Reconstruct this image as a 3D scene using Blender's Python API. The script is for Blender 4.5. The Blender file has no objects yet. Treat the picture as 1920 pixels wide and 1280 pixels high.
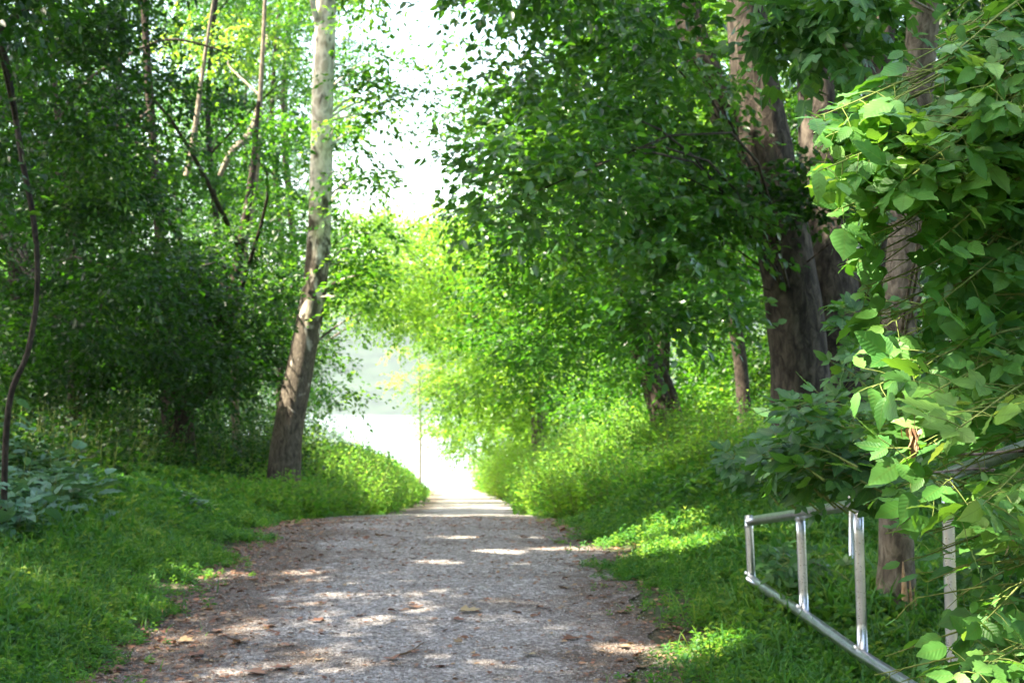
import bpy, math, random
import numpy as np
from mathutils import Vector

rs = np.random.RandomState(7)
random.seed(7)
sc = bpy.context.scene
C = sc.collection
R = math.radians

# ------------------------------------------------------------------ camera, light, exposure
F = 3583.0            # focal length in photograph pixels (photograph is 1920 wide)
EZ = 1.75             # eye height
PITCH = math.atan(120 / F)
cam_d = bpy.data.cameras.new('camera'); cam = bpy.data.objects.new('camera', cam_d); C.objects.link(cam)
sc.camera = cam
cam_d.sensor_width = 22.3; cam_d.lens = F / 1920 * 22.3
cam.location = (0, 0, EZ); cam.rotation_euler = (R(90) + PITCH, 0, 0)
cam_d.clip_start = 0.05; cam_d.clip_end = 20000
cam_d.dof.use_dof = True; cam_d.dof.focus_distance = 5.4; cam_d.dof.aperture_fstop = 6.3

SUN_EL, SUN_TO = 56.0, (-0.90, -0.22)       # elevation and ground direction towards the sun
n_ = math.hypot(*SUN_TO)
sdir = np.array([SUN_TO[0] / n_ * math.cos(R(SUN_EL)), SUN_TO[1] / n_ * math.cos(R(SUN_EL)), math.sin(R(SUN_EL))])
w = bpy.data.worlds.new('World'); sc.world = w; w.use_nodes = True
nt = w.node_tree; bg = nt.nodes['Background']
sky = nt.nodes.new('ShaderNodeTexSky'); sky.sky_type = 'NISHITA'; sky.sun_disc = False
sky.sun_elevation = R(SUN_EL); sky.sun_rotation = math.atan2(sdir[0], sdir[1]); sky.dust_density = 3.0; sky.air_density = 1.0; sky.ozone_density = 1.0
nt.links.new(sky.outputs[0], bg.inputs[0]); bg.inputs[1].default_value = 0.15
sl = bpy.data.lights.new('sun', 'SUN'); sl.energy = 4.4; sl.angle = R(0.53); sl.color = (1.0, 0.95, 0.86)
so = bpy.data.objects.new('sun', sl); C.objects.link(so)
so.rotation_euler = Vector(sdir).to_track_quat('Z', 'Y').to_euler()
so.location = (-20, -5, 40)
sc.view_settings.view_transform = 'Standard'; sc.view_settings.look = 'None'
sc.view_settings.exposure = 2.85; sc.view_settings.use_white_balance = True; sc.view_settings.white_balance_temperature = 7300; sc.view_settings.white_balance_tint = 10; sc.view_settings.gamma = 1.0
sc.render.engine = 'CYCLES'
cy = sc.cycles
cy.use_denoising = True; cy.max_bounces = 10; cy.diffuse_bounces = 5; cy.transmission_bounces = 6; cy.glossy_bounces = 3
cy.sample_clamp_indirect = 6; cy.caustics_reflective = False; cy.caustics_refractive = False
cy.volume_bounces = 0

# ------------------------------------------------------------------ helpers
def ray(px, py):
    a = (px - 960) / F; b = -(py - 640) / F
    cp, sp = math.cos(PITCH), math.sin(PITCH)
    return np.array([a, cp - b * sp, sp + b * cp])
def P(px, py, d):
    r = ray(px, py); return np.array([0, 0, EZ]) + r * (d / r[1])
def topx(p):
    p = np.atleast_2d(p) - np.array([0, 0, EZ])
    cp, sp = math.cos(PITCH), math.sin(PITCH)
    f = p[:, 1] * cp + p[:, 2] * sp; u = -p[:, 1] * sp + p[:, 2] * cp
    f = np.where(np.abs(f) < .01, .01, f)
    return 960 + F * p[:, 0] / f, 640 - F * u / f

def smooth_tab(xs, ys, k=3.0):
    gx = np.linspace(xs[0], xs[-1], 1200); gy = np.interp(gx, xs, ys)
    st = gx[1] - gx[0]
    n = max(1, int(k / st)); ker = np.hanning(2 * n + 3); ker /= ker.sum()
    pad = np.pad(gy, (n + 1, n + 1), mode='edge'); gy = np.convolve(pad, ker, mode='valid')
    return lambda v: np.interp(v, gx, gy)
_prof = smooth_tab([-40, 5, 11, 13, 14.5, 16.3, 19, 22, 25, 32, 45, 63, 100, 135, 150, 180, 300],
                   [-1.75, -1.75, -1.75, -1.62, -1.48, -1.40, -1.34, -1.36, -1.49, -1.85, -2.62, -3.25, -4.7, -5.9, -7.2, -10, -13], 2.0)
_pc = smooth_tab([-40, 5, 12, 16, 22, 40, 63, 90, 120, 140, 300], [-.95, -.9, -.83, -.80, -1.05, -1.25, -1.5, -2.3, -3.5, -5.0, -9], 3.0)
_AL = smooth_tab([-40, 8, 15, 22, 28, 40, 60, 100, 140, 300], [.15, .15, .2, .3, .45, 1.0, 1.2, 1.0, .3, 0], 3.0)
_AR = smooth_tab([-40, 12, 15, 18, 22, 32, 45, 60, 100, 140, 300], [0, 0, .0, .2, .45, .85, 1.05, 1.1, .8, .3, 0], 3.0)
def prof(y): return EZ + _prof(y)
def wob(x, y, s=1.0, ph=0.0):
    x = x * s; y = y * s
    return (np.sin(x * 1.3 + 2.1 * np.sin(y * .7 + ph) + ph) + np.sin(y * 1.7 + 1.3 * np.sin(x * .9 + ph * 2)) + .5 * np.sin(x * 3.1 + y * 2.3 + ph)) / 2.5
def halfw(y, side):
    return 1.74 + .12 * wob(y * 0 + side * 3.0, y, 1.1, 1.0 + side)
def edge_dist(x, y):
    """metres outside the path edge (negative on the path)"""
    c = _pc(y); L = (c - halfw(y, -1)) - x; Rr = x - (c + halfw(y, 1))
    return np.maximum(L, Rr), (x < c)
def ground(x, y):
    x = np.asarray(x, float); y = np.asarray(y, float)
    e, left = edge_dist(x, y)
    t = np.clip((e + .1) / 2.2, 0, 1); t = t * t * (3 - 2 * t)
    z = prof(y) + t * np.where(left, _AL(y), _AR(y))
    far = np.clip(e - 2, 0, 60) * .03 * np.clip(1 - y / 140, 0, 1)
    z = z + far + np.clip(e, 0, 1) * .05 * wob(x, y, 1.2) + .012 * wob(x, y, 3.0, 2.0)
    c = _pc(y); inside = np.clip(1 - ((x - c) / 1.7) ** 2, 0, 1)
    return z + .03 * inside * np.clip(1 - np.maximum(0, np.abs(y) - 60) / 40, 0, 1)

def mesh_np(name, verts, loop_v, starts, totals, mat, parent=None, uv=None, tint=None, smooth=False):
    me = bpy.data.meshes.new(name)
    me.vertices.add(len(verts)); me.vertices.foreach_set('co', np.ascontiguousarray(verts, dtype=np.float32).ravel())
    me.loops.add(len(loop_v)); me.loops.foreach_set('vertex_index', loop_v.astype(np.int32))
    me.polygons.add(len(starts)); me.polygons.foreach_set('loop_start', starts.astype(np.int32))
    me.polygons.foreach_set('loop_total', totals.astype(np.int32))
    if smooth: me.polygons.foreach_set('use_smooth', np.ones(len(starts), dtype=bool))
    if uv is not None:
        l = me.uv_layers.new(name='uv'); l.data.foreach_set('uv', uv.astype(np.float32).ravel())
    if tint is not None:
        a = me.attributes.new('tint', 'FLOAT', 'FACE'); a.data.foreach_set('value', tint.astype(np.float32))
    me.update(calc_edges=True)
    me.materials.append(mat)
    o = bpy.data.objects.new(name, me); C.objects.link(o)
    if parent is not None:
        o.parent = parent; o.matrix_parent_inverse.identity()
        lx = np.array(parent.location)
        if np.any(lx):
            me.vertices.foreach_set('co', (np.asarray(verts) - lx).astype(np.float32).ravel()); me.update()
    return o

def tag(o, label=None, cat=None, group=None, kind=None):
    if label: o['label'] = label
    if cat: o['category'] = cat
    if group: o['group'] = group
    if kind: o['kind'] = kind
    return o
def thing(name, label, cat, loc, group=None):
    o = bpy.data.objects.new(name, None); C.objects.link(o); o.location = [float(v) for v in loc]
    o.empty_display_size = .2
    return tag(o, label, cat, group)

# templates: (verts, faces, uv per vertex)
def T(verts, faces, uv=None):
    v = np.array(verts, float)
    if uv is None: uv = np.stack([v[:, 1], v[:, 0]], 1)
    return v, faces, np.array(uv, float)
LEAF4 = T([(0, 0, 0), (.5, -.3, .08), (1, 0, -.03), (.5, .3, .08)], [(0, 1, 2), (0, 2, 3)])
LEAF6 = T([(0, 0, 0), (.28, -.27, .07), (.7, -.22, .04), (1, 0, -.08), (.7, .22, .04), (.28, .27, .07), (.5, 0, 0)],
          [(0, 1, 2, 6), (6, 2, 3), (0, 6, 4, 5), (6, 3, 4)])
MAPLE = T([(0, 0, 0), (-.08, -.22, .02), (.12, -.5, -.06), (.32, -.24, .03), (.62, -.42, -.05), (.62, -.14, .02), (1, 0, -.1),
           (.62, .14, .02), (.62, .42, -.05), (.32, .24, .03), (.12, .5, -.06), (-.08, .22, .02), (.33, 0, .05)],
          [(12, 0, 1, 2), (12, 2, 3), (12, 3, 4), (12, 4, 5), (12, 5, 6), (12, 6, 7), (12, 7, 8), (12, 8, 9), (12, 9, 10), (12, 10, 11, 0)])
BLADE = T([(0, -.02, 0), (0, .02, 0), (.0, .026, .45), (.0, -.026, .45), (.16, .018, .8), (.16, -.018, .8), (.42, 0, 1.0)],
          [(0, 1, 2, 3), (3, 2, 4, 5), (5, 4, 6)])
def herb(n=7, seed=0, h=1.0):
    r = np.random.RandomState(seed); V = []; Fc = []
    V += [(-.008, 0, 0), (.008, 0, 0), (.02, 0, h * .9), (.0, 0, h * .9)]; Fc.append((0, 1, 2, 3))
    for i in range(n):
        z = h * (.25 + .7 * i / n); a = i * 2.3 + r.rand(); L = .34 * (1 - .3 * i / n); W = .075
        c, s = math.cos(a), math.sin(a); k = len(V)
        up = .25 + .3 * r.rand()
        V += [(0, 0, z), (c * L * .5 - s * W, s * L * .5 + c * W, z + up * L), (c * L, s * L, z + up * L * .5), (c * L * .5 + s * W, s * L * .5 - c * W, z + up * L)]
        Fc += [(k, k + 1, k + 2), (k, k + 2, k + 3)]
    return T(V, Fc)
def ovate(seed=0, n=9, teeth=.05, lobe=0.0, droop=.22, fold=.16, wid=.62):
    r = np.random.RandomState(seed); V = []; UV = []; Fc = []
    for i in range(n):
        t = i / (n - 1)
        wv = wid * .5 * (math.sin(math.pi * t ** .72) ** .85) if 0 < t < 1 else 0
        if t > .8: wv *= .8
        tw = .04 * math.sin(t * 5 + seed)
        for sgn in (-1, 0, 1):
            ww = wv * (1 + teeth * (1 if i % 2 else -1) * abs(sgn))
            if lobe and sgn == (1 if seed % 2 else -1) and .5 < t < .75: ww *= 1 + lobe
            x = t + (.03 * (i % 2) if sgn else 0); y = sgn * ww
            z = -droop * t * t + fold * abs(y) - .25 * y * y * 1.5 + tw * y + (.015 * (1 if i % 2 else -1) if sgn else 0)
            V.append((x, y, z)); UV.append((y, t))
    for i in range(n - 1):
        a = i * 3; b = a + 3
        Fc += [(a, a + 1, b + 1, b), (a + 1, a + 2, b + 2, b + 1)]
    return T(V, Fc, UV)
OV = [ovate(1, wid=.5, fold=.2, droop=.12), ovate(2, lobe=.22, teeth=.1, wid=.5, droop=.1), ovate(3, droop=.3, wid=.5, fold=.25), ovate(4, lobe=.38, teeth=.1, wid=.46, droop=.08), ovate(5, droop=.05, fold=.3, wid=.48), ovate(6, droop=.15, fold=.0, wid=.56), ovate(7, droop=-.1, fold=.2, wid=.46), ovate(8, droop=.4, fold=.15, wid=.5)]
def maple_hero(seed=0):
    r = np.random.RandomState(seed)
    tips = [(-100, .42), (-72, .50), (-50, .66), (-38, .5), (-30, .34), (-20, .6), (-13, .72), (0, 1.0)]
    ang = []; 
    for a, l in tips: ang.append((a, l))
    full = [(-150, .12), (-118, .34)] + ang
    full = full + [(-a, l) for a, l in reversed(full[:-1])]
    V = [(0.05, 0, .03)]; UV = [(0, 0)]
    for a, l in full:
        x = l * math.cos(R(a)); y = l * math.sin(R(a)); V.append((x, y, -.2 * l * l + .04 * r.rand())); UV.append((y * .5, x))
    m = len(full); Fc = [(0, i, i + 1) for i in range(1, m)] + [(0, m, 1)]
    return T(V, Fc, UV)
MH = [maple_hero(1), maple_hero(2)]

def frames(xdir, nrm):
    x = xdir / np.linalg.norm(xdir, axis=1, keepdims=True)
    z = nrm - (nrm * x).sum(1, keepdims=True) * x
    z /= np.maximum(np.linalg.norm(z, axis=1, keepdims=True), 1e-6)
    y = np.cross(z, x)
    return np.stack([x, y, z], 2)       # columns

class Leaves:
    """collects placed templates, builds ONE mesh object"""
    def __init__(s): s.V = []; s.L = []; s.T = []; s.U = []; s.tint = []; s.nv = 0
    def add(s, tpl, pos, Rm, scale, tint=None):
        v, faces, uv = tpl; M = len(pos)
        if M == 0: return
        if np.ndim(scale) == 0: scale = np.full(M, scale)
        if np.ndim(scale) == 1: sv = v[None] * scale[:, None, None]
        else: sv = v[None] * scale[:, None, :]
        W = np.einsum('mij,mkj->mki', Rm, sv) + pos[:, None, :]
        fl = np.concatenate([np.array(f) for f in faces]); ft = np.array([len(f) for f in faces])
        s.V.append(W.reshape(-1, 3).astype(np.float32))
        s.L.append((fl[None] + (np.arange(M) * len(v))[:, None] + s.nv).ravel().astype(np.int32))
        s.T.append(np.tile(ft, M)); s.U.append(np.tile(uv[fl], (M, 1)).astype(np.float32))
        if tint is None: tint = rs.rand(M)
        s.tint.append(np.repeat(tint, len(faces)))
        s.nv += M * len(v)
    def build(s, name, mat, parent=None, uv=False, smooth=False):
        if not s.V: return None
        tt = np.concatenate(s.T); st = np.concatenate([[0], np.cumsum(tt)[:-1]])
        return mesh_np(name, np.concatenate(s.V), np.concatenate(s.L), st, tt, mat, parent, np.concatenate(s.U) if uv else None, np.concatenate(s.tint), smooth)

def unit(n): 
    v = rs.normal(size=(n, 3)); return v / np.linalg.norm(v, axis=1, keepdims=True)

class Tubes:
    def __init__(s): s.V = []; s.L = []; s.n = 0
    def add(s, pts, rad, seg=8, rough=0.0, seed=0, caps=False):
        pts = np.array(pts, float); rad = np.array(rad, float); n = len(pts)
        tan = np.gradient(pts, axis=0); tan /= np.maximum(np.linalg.norm(tan, axis=1, keepdims=True), 1e-9)
        ref = np.array([0, 0, 1.]) if abs(tan[0][2]) < .9 else np.array([1., 0, 0])
        u = np.cross(tan, ref); u /= np.linalg.norm(u, axis=1, keepdims=True); v = np.cross(tan, u)
        a = np.linspace(0, 2 * np.pi, seg, endpoint=False)
        ca, sa = np.cos(a), np.sin(a)
        rr = rad[:, None] * np.ones(seg)[None]
        if rough:
            idx = np.arange(n)[:, None]
            rr = rr * (1 + rough * (np.sin(a[None] * 3 + idx * .35 + seed) * .5 + np.sin(a[None] * 5 - idx * .8 + seed * 2) * .35 + np.sin(idx * 1.7 + a[None] * 2) * .3))
        W = pts[:, None] + rr[..., None] * (u[:, None] * ca[None, :, None] + v[:, None] * sa[None, :, None])
        s.V.append(W.reshape(-1, 3))
        i = np.arange(n - 1)[:, None] * seg; j = np.arange(seg)[None]; j2 = (j + 1) % seg
        q = np.stack([i + j, i + j2, i + seg + j2, i + seg + j], -1).reshape(-1, 4) + s.n
        s.L.append(q); s.n += n * seg
        if caps:
            for k in (0, n - 1):
                c = s.n; s.V.append(pts[k][None]); s.n += 1
                b = c - (1 if k else 0) - n * seg + k * seg if k == 0 else c - 1 - n * seg + k * seg
                ring = b + np.arange(seg)
                s.L.append(np.stack([ring, np.roll(ring, -1), np.full(seg, c), np.full(seg, c)], -1))
    def build(s, name, mat, parent=None, smooth=True):
        L = np.concatenate(s.L)
        tot = np.full(len(L), 4); keep = np.ones(L.size, bool)
        tri = L[:, 2] == L[:, 3]
        m = np.ones_like(L, bool); m[tri, 3] = False; tot[tri] = 3
        lv = L[m]; st = np.concatenate([[0], np.cumsum(tot)[:-1]])
        return mesh_np(name, np.concatenate(s.V), lv, st, tot, mat, parent, smooth=smooth)

def spline(pts, n):
    """Catmull-Rom through pts"""
    p = np.array(pts, float); p = np.vstack([2 * p[0] - p[1], p, 2 * p[-1] - p[-2]])
    out = []
    m = len(p) - 3; per = max(2, int(math.ceil(n / m)))
    for i in range(m):
        for t in np.linspace(0, 1, per, endpoint=(i == m - 1)):
            a, b, c, d = p[i:i + 4]
            out.append(.5 * ((2 * b) + (-a + c) * t + (2 * a - 5 * b + 4 * c - d) * t * t + (-a + 3 * b - 3 * c + d) * t ** 3))
    return np.array(out)

# ------------------------------------------------------------------ materials
def newmat(name):
    m = bpy.data.materials.new(name); m.use_nodes = True
    t = m.node_tree; b = t.nodes['Principled BSDF']
    return m, t, b
def N(t, typ, **kw):
    n = t.nodes.new(typ)
    for k, v in kw.items():
        if k.startswith('i_'): n.inputs[k[2:].replace('_', ' ')].default_value = v
        else: setattr(n, k, v)
    return n
def ramp(t, stops, fac=None):
    r = t.nodes.new('ShaderNodeValToRGB'); e = r.color_ramp.elements
    while len(e) < len(stops): e.new(.5)
    for el, (p, c) in zip(e, stops): el.position = p; el.color = (*c, 1)
    if fac is not None: t.links.new(fac, r.inputs[0])
    return r
def leafmat(name, cols, trans, tf=.45, rough=.42, spec=.5, veins=False, noise=True):
    m, t, b = newmat(name); t.nodes.remove(b)
    at = N(t, 'ShaderNodeAttribute', attribute_name='tint')
    cr = ramp(t, [(i / (len(cols) - 1), c) for i, c in enumerate(cols)], at.outputs['Fac'])
    tr = ramp(t, [(i / (len(trans) - 1), c) for i, c in enumerate(trans)], at.outputs['Fac'])
    p = N(t, 'ShaderNodeBsdfPrincipled'); p.inputs['Roughness'].default_value = rough; p.inputs['Specular IOR Level'].default_value = spec
    tl = N(t, 'ShaderNodeBsdfTranslucent'); mx = N(t, 'ShaderNodeMixShader'); mx.inputs[0].default_value = tf
    out = t.nodes['Material Output']
    cs, ts = cr.outputs[0], tr.outputs[0]
    if veins:
        uv = N(t, 'ShaderNodeUVMap'); uv.uv_map = 'uv'; sep = N(t, 'ShaderNodeSeparateXYZ'); t.links.new(uv.outputs[0], sep.inputs[0])
        ab = N(t, 'ShaderNodeMath', operation='ABSOLUTE'); t.links.new(sep.outputs[0], ab.inputs[0])
        mid = N(t, 'ShaderNodeMapRange'); t.links.new(ab.outputs[0], mid.inputs[0]); mid.inputs[1].default_value = .006; mid.inputs[2].default_value = .022; mid.inputs[3].default_value = 1; mid.inputs[4].default_value = 0
        k = N(t, 'ShaderNodeMath', operation='MULTIPLY_ADD'); t.links.new(ab.outputs[0], k.inputs[0]); k.inputs[1].default_value = -.8; t.links.new(sep.outputs[1], k.inputs[2])
        k2 = N(t, 'ShaderNodeMath', operation='MULTIPLY'); t.links.new(k.outputs[0], k2.inputs[0]); k2.inputs[1].default_value = 8.0
        fr = N(t, 'ShaderNodeMath', operation='PINGPONG'); t.links.new(k2.outputs[0], fr.inputs[0]); fr.inputs[1].default_value = .5
        sv = N(t, 'ShaderNodeMapRange'); t.links.new(fr.outputs[0], sv.inputs[0]); sv.inputs[1].default_value = .02; sv.inputs[2].default_value = .10; sv.inputs[3].default_value = .38; sv.inputs[4].default_value = 0
        mxv = N(t, 'ShaderNodeMath', operation='MAXIMUM'); t.links.new(mid.outputs[0], mxv.inputs[0]); t.links.new(sv.outputs[0], mxv.inputs[1])
        c2 = N(t, 'ShaderNodeMixRGB'); t.links.new(mxv.outputs[0], c2.inputs[0]); t.links.new(cs, c2.inputs[1]); c2.inputs[2].default_value = (.10, .22, .045, 1)
        cs = c2.outputs[0]
        bp = N(t, 'ShaderNodeBump'); bp.inputs['Strength'].default_value = .5; bp.inputs['Distance'].default_value = .002; bp.invert = True
        sub = N(t, 'ShaderNodeMath', operation='MULTIPLY'); t.links.new(fr.outputs[0], sub.inputs[0]); sub.inputs[1].default_value = -1.0
        t.links.new(sub.outputs[0], bp.inputs['Height']); t.links.new(bp.outputs[0], p.inputs['Normal'])
        gb = N(t, 'ShaderNodeNewGeometry'); nb = N(t, 'ShaderNodeTexNoise'); nb.inputs['Scale'].default_value = 55; nb.inputs['Detail'].default_value = 4; t.links.new(gb.outputs['Position'], nb.inputs['Vector'])
        rb_ = ramp(t, [(.66, (0, 0, 0)), (.72, (.75, .75, .75))], nb.outputs[0]); c3 = N(t, 'ShaderNodeMixRGB'); t.links.new(rb_.outputs[0], c3.inputs[0]); t.links.new(cs, c3.inputs[1]); c3.inputs[2].default_value = (.16, .15, .05, 1); cs = c3.outputs[0]
        nb2 = N(t, 'ShaderNodeTexNoise'); nb2.inputs['Scale'].default_value = 18; t.links.new(gb.outputs['Position'], nb2.inputs['Vector'])
        mr2 = N(t, 'ShaderNodeMapRange'); t.links.new(nb2.outputs[0], mr2.inputs[0]); mr2.inputs[1].default_value = .3; mr2.inputs[2].default_value = .7; mr2.inputs[3].default_value = .72; mr2.inputs[4].default_value = 1.3
        h2 = N(t, 'ShaderNodeHueSaturation'); t.links.new(mr2.outputs[0], h2.inputs['Value']); t.links.new(cs, h2.inputs['Color']); cs = h2.outputs[0]
    if noise:
        no = N(t, 'ShaderNodeTexNoise'); no.inputs['Scale'].default_value = 1.3
        g = N(t, 'ShaderNodeNewGeometry'); t.links.new(g.outputs['Position'], no.inputs['Vector'])
        mr = N(t, 'ShaderNodeMapRange'); t.links.new(no.outputs[0], mr.inputs[0]); mr.inputs[1].default_value = .3; mr.inputs[2].default_value = .7; mr.inputs[3].default_value = .75; mr.inputs[4].default_value = 1.3
        h = N(t, 'ShaderNodeHueSaturation'); t.links.new(mr.outputs[0], h.inputs['Value']); t.links.new(cs, h.inputs['Color']); cs = h.outputs[0]
    t.links.new(cs, p.inputs['Base Color']); t.links.new(ts, tl.inputs[0])
    t.links.new(p.outputs[0], mx.inputs[1]); t.links.new(tl.outputs[0], mx.inputs[2]); t.links.new(mx.outputs[0], out.inputs[0])
    return m
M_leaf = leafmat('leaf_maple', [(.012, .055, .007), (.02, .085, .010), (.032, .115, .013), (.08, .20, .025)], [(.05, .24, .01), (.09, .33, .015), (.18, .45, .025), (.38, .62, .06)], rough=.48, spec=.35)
M_leaf_shaded = leafmat('leaf_shaded', [(.005, .020, .004), (.007, .030, .005), (.012, .048, .007), (.05, .14, .016)], [(.02, .10, .004), (.035, .15, .008), (.06, .22, .012), (.2, .42, .03)], tf=.38, rough=.45, spec=.35)  # shade painted into the leaf colour; last stop paints scattered highlights
M_leaf_gloss = leafmat('leaf_glossy', [(.012, .058, .014), (.022, .085, .02), (.045, .13, .028), (.08, .18, .05)], [(.05, .24, .012), (.10, .34, .02), (.2, .44, .03)], tf=.38, rough=.34, spec=.65)
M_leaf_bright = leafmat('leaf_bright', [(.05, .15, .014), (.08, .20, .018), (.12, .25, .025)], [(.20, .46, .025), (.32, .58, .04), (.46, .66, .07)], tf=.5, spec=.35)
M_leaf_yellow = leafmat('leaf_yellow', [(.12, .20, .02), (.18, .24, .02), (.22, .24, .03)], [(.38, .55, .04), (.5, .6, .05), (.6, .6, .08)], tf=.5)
M_hero = leafmat('leaf_box_elder', [(.036, .145, .032), (.06, .20, .044), (.095, .26, .056), (.17, .35, .07)], [(.09, .34, .02), (.16, .44, .03), (.24, .52, .04), (.48, .68, .09)], tf=.32, rough=.45, spec=.32, veins=True)
M_hero_dark = leafmat('leaf_creeper', [(.018, .08, .022), (.03, .115, .028), (.05, .155, .035)], [(.06, .26, .02), (.12, .34, .025), (.2, .44, .03)], tf=.33, rough=.42, spec=.4, veins=True)
M_broad = leafmat('leaf_broad_sheen', [(.085, .19, .12), (.10, .23, .14), (.13, .27, .155)], [(.1, .28, .08), (.14, .32, .1), (.2, .36, .1)], tf=.25, rough=.4, spec=.5, veins=True)  # bluish leaf, lightened so the colour carries a painted sky sheen
M_grass = leafmat('grass_green', [(.034, .135, .032), (.05, .17, .036), (.078, .205, .034), (.15, .26, .045)], [(.08, .28, .03), (.12, .36, .03), (.24, .46, .05), (.4, .56, .08)], tf=.42, rough=.5, spec=.3)
M_weed = leafmat('weed_green', [(.022, .105, .014), (.036, .145, .018), (.06, .19, .022), (.12, .24, .032)], [(.12, .40, .03), (.2, .5, .04), (.3, .58, .05), (.46, .64, .1)], tf=.48, rough=.5, spec=.3)
M_dry = leafmat('dry_leaf', [(.16, .07, .045), (.24, .12, .075), (.32, .19, .12), (.38, .30, .16)], [(.2, .08, .03), (.25, .12, .05), (.3, .16, .07), (.3, .2, .08)], tf=.12, rough=.6, spec=.25, noise=False)

def barkmat(name, c1, c2, c3, scale=1.0, patch=None, bump=.6):
    m, t, b = newmat(name)
    tc = N(t, 'ShaderNodeTexCoord'); mp = N(t, 'ShaderNodeMapping'); t.links.new(tc.outputs['Object'], mp.inputs[0]); mp.inputs['Scale'].default_value = (1, 1, .42)
    n1 = N(t, 'ShaderNodeTexNoise'); n1.inputs['Scale'].default_value = 22 * scale; n1.inputs['Detail'].default_value = 6; n1.inputs['Roughness'].default_value = .65; n1.inputs['Distortion'].default_value = .6
    t.links.new(mp.outputs[0], n1.inputs['Vector'])
    r = ramp(t, [(.36, c1), (.5, c2), (.66, c3)], n1.outputs[0]); col = r.outputs[0]
    if patch:
        n2 = N(t, 'ShaderNodeTexNoise'); n2.inputs['Scale'].default_value = 5.5; n2.inputs['Detail'].default_value = 3; n2.inputs['Distortion'].default_value = .8
        mp2 = N(t, 'ShaderNodeMapping'); t.links.new(tc.outputs['Object'], mp2.inputs[0]); mp2.inputs['Scale'].default_value = (1, 1, .6); t.links.new(mp2.outputs[0], n2.inputs['Vector'])
        sp = N(t, 'ShaderNodeSeparateXYZ'); t.links.new(tc.outputs['Object'], sp.inputs[0])
        z = N(t, 'ShaderNodeMapRange'); t.links.new(sp.outputs[2], z.inputs[0]); z.inputs[1].default_value = patch[0]; z.inputs[2].default_value = patch[1]; z.inputs[3].default_value = -.35; z.inputs[4].default_value = .12
        ad = N(t, 'ShaderNodeMath', operation='ADD'); t.links.new(n2.outputs[0], ad.inputs[0]); t.links.new(z.outputs[0], ad.inputs[1])
        r2 = ramp(t, [(.43, (0, 0, 0)), (.56, (1, 1, 1))], ad.outputs[0])
        mx = N(t, 'ShaderNodeMixRGB'); t.links.new(r2.outputs[0], mx.inputs[0]); t.links.new(col, mx.inputs[1])
        n3 = N(t, 'ShaderNodeTexNoise'); n3.inputs['Scale'].default_value = 9; t.links.new(mp2.outputs[0], n3.inputs['Vector'])
        r3 = ramp(t, [(.38, (.52, .46, .35)), (.5, (.78, .73, .62)), (.66, (.44, .39, .30))], n3.outputs[0])
        t.links.new(r3.outputs[0], mx.inputs[2]); col = mx.outputs[0]
    t.links.new(col, b.inputs['Base Color']); b.inputs['Roughness'].default_value = .85; b.inputs['Specular IOR Level'].default_value = .2
    bp = N(t, 'ShaderNodeBump'); bp.inputs['Strength'].default_value = bump; bp.inputs['Distance'].default_value = .03
    t.links.new(n1.outputs[0], bp.inputs['Height']); t.links.new(bp.outputs[0], b.inputs['Normal'])
    return m
M_bark = barkmat('bark_grey_brown', (.045, .035, .028), (.12, .095, .075), (.22, .18, .145))
M_bark_warm = barkmat('bark_warm_brown', (.018, .014, .011), (.055, .045, .035), (.125, .104, .08), .55, bump=1.0)
M_bark_dark = barkmat('bark_dark', (.02, .015, .012), (.05, .038, .03), (.09, .07, .055))
M_bark_syc = barkmat('bark_sycamore', (.045, .037, .028), (.095, .08, .06), (.165, .14, .105), 1.2, patch=(.3, 5.2), bump=.35)
M_bark_pale = barkmat('bark_pale', (.11, .09, .065), (.21, .175, .13), (.34, .29, .22))
M_twig = barkmat('twig', (.08, .05, .03), (.14, .09, .05), (.2, .14, .08), 2)
M_twig_green = barkmat('twig_green', (.12, .17, .04), (.18, .24, .06), (.26, .28, .10), 2, bump=.1)
M_splinter = barkmat('splintered_wood', (.25, .15, .08), (.42, .28, .16), (.55, .40, .25), 2)

def steelmat():
    m, t, b = newmat('galvanised_steel')
    b.inputs['Metallic'].default_value = 1.0
    n = N(t, 'ShaderNodeTexNoise'); n.inputs['Scale'].default_value = 9; n.inputs['Detail'].default_value = 5
    tc = N(t, 'ShaderNodeTexCoord'); t.links.new(tc.outputs['Object'], n.inputs['Vector'])
    r = ramp(t, [(.3, (.44, .46, .50)), (.5, (.53, .55, .59)), (.7, (.62, .64, .68))], n.outputs[0]); t.links.new(r.outputs[0], b.inputs['Base Color'])
    v = N(t, 'ShaderNodeTexVoronoi'); v.inputs['Scale'].default_value = 60; t.links.new(tc.outputs['Object'], v.inputs['Vector'])
    mr = N(t, 'ShaderNodeMapRange'); t.links.new(v.outputs['Distance'], mr.inputs[0]); mr.inputs[3].default_value = .27; mr.inputs[4].default_value = .29
    t.links.new(mr.outputs[0], b.inputs['Roughness'])
    bp = N(t, 'ShaderNodeBump'); bp.inputs['Strength'].default_value = .15; bp.inputs['Distance'].default_value = .004; t.links.new(n.outputs[0], bp.inputs['Height']); t.links.new(bp.outputs[0], b.inputs['Normal'])
    return m
M_steel = steelmat()

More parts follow.
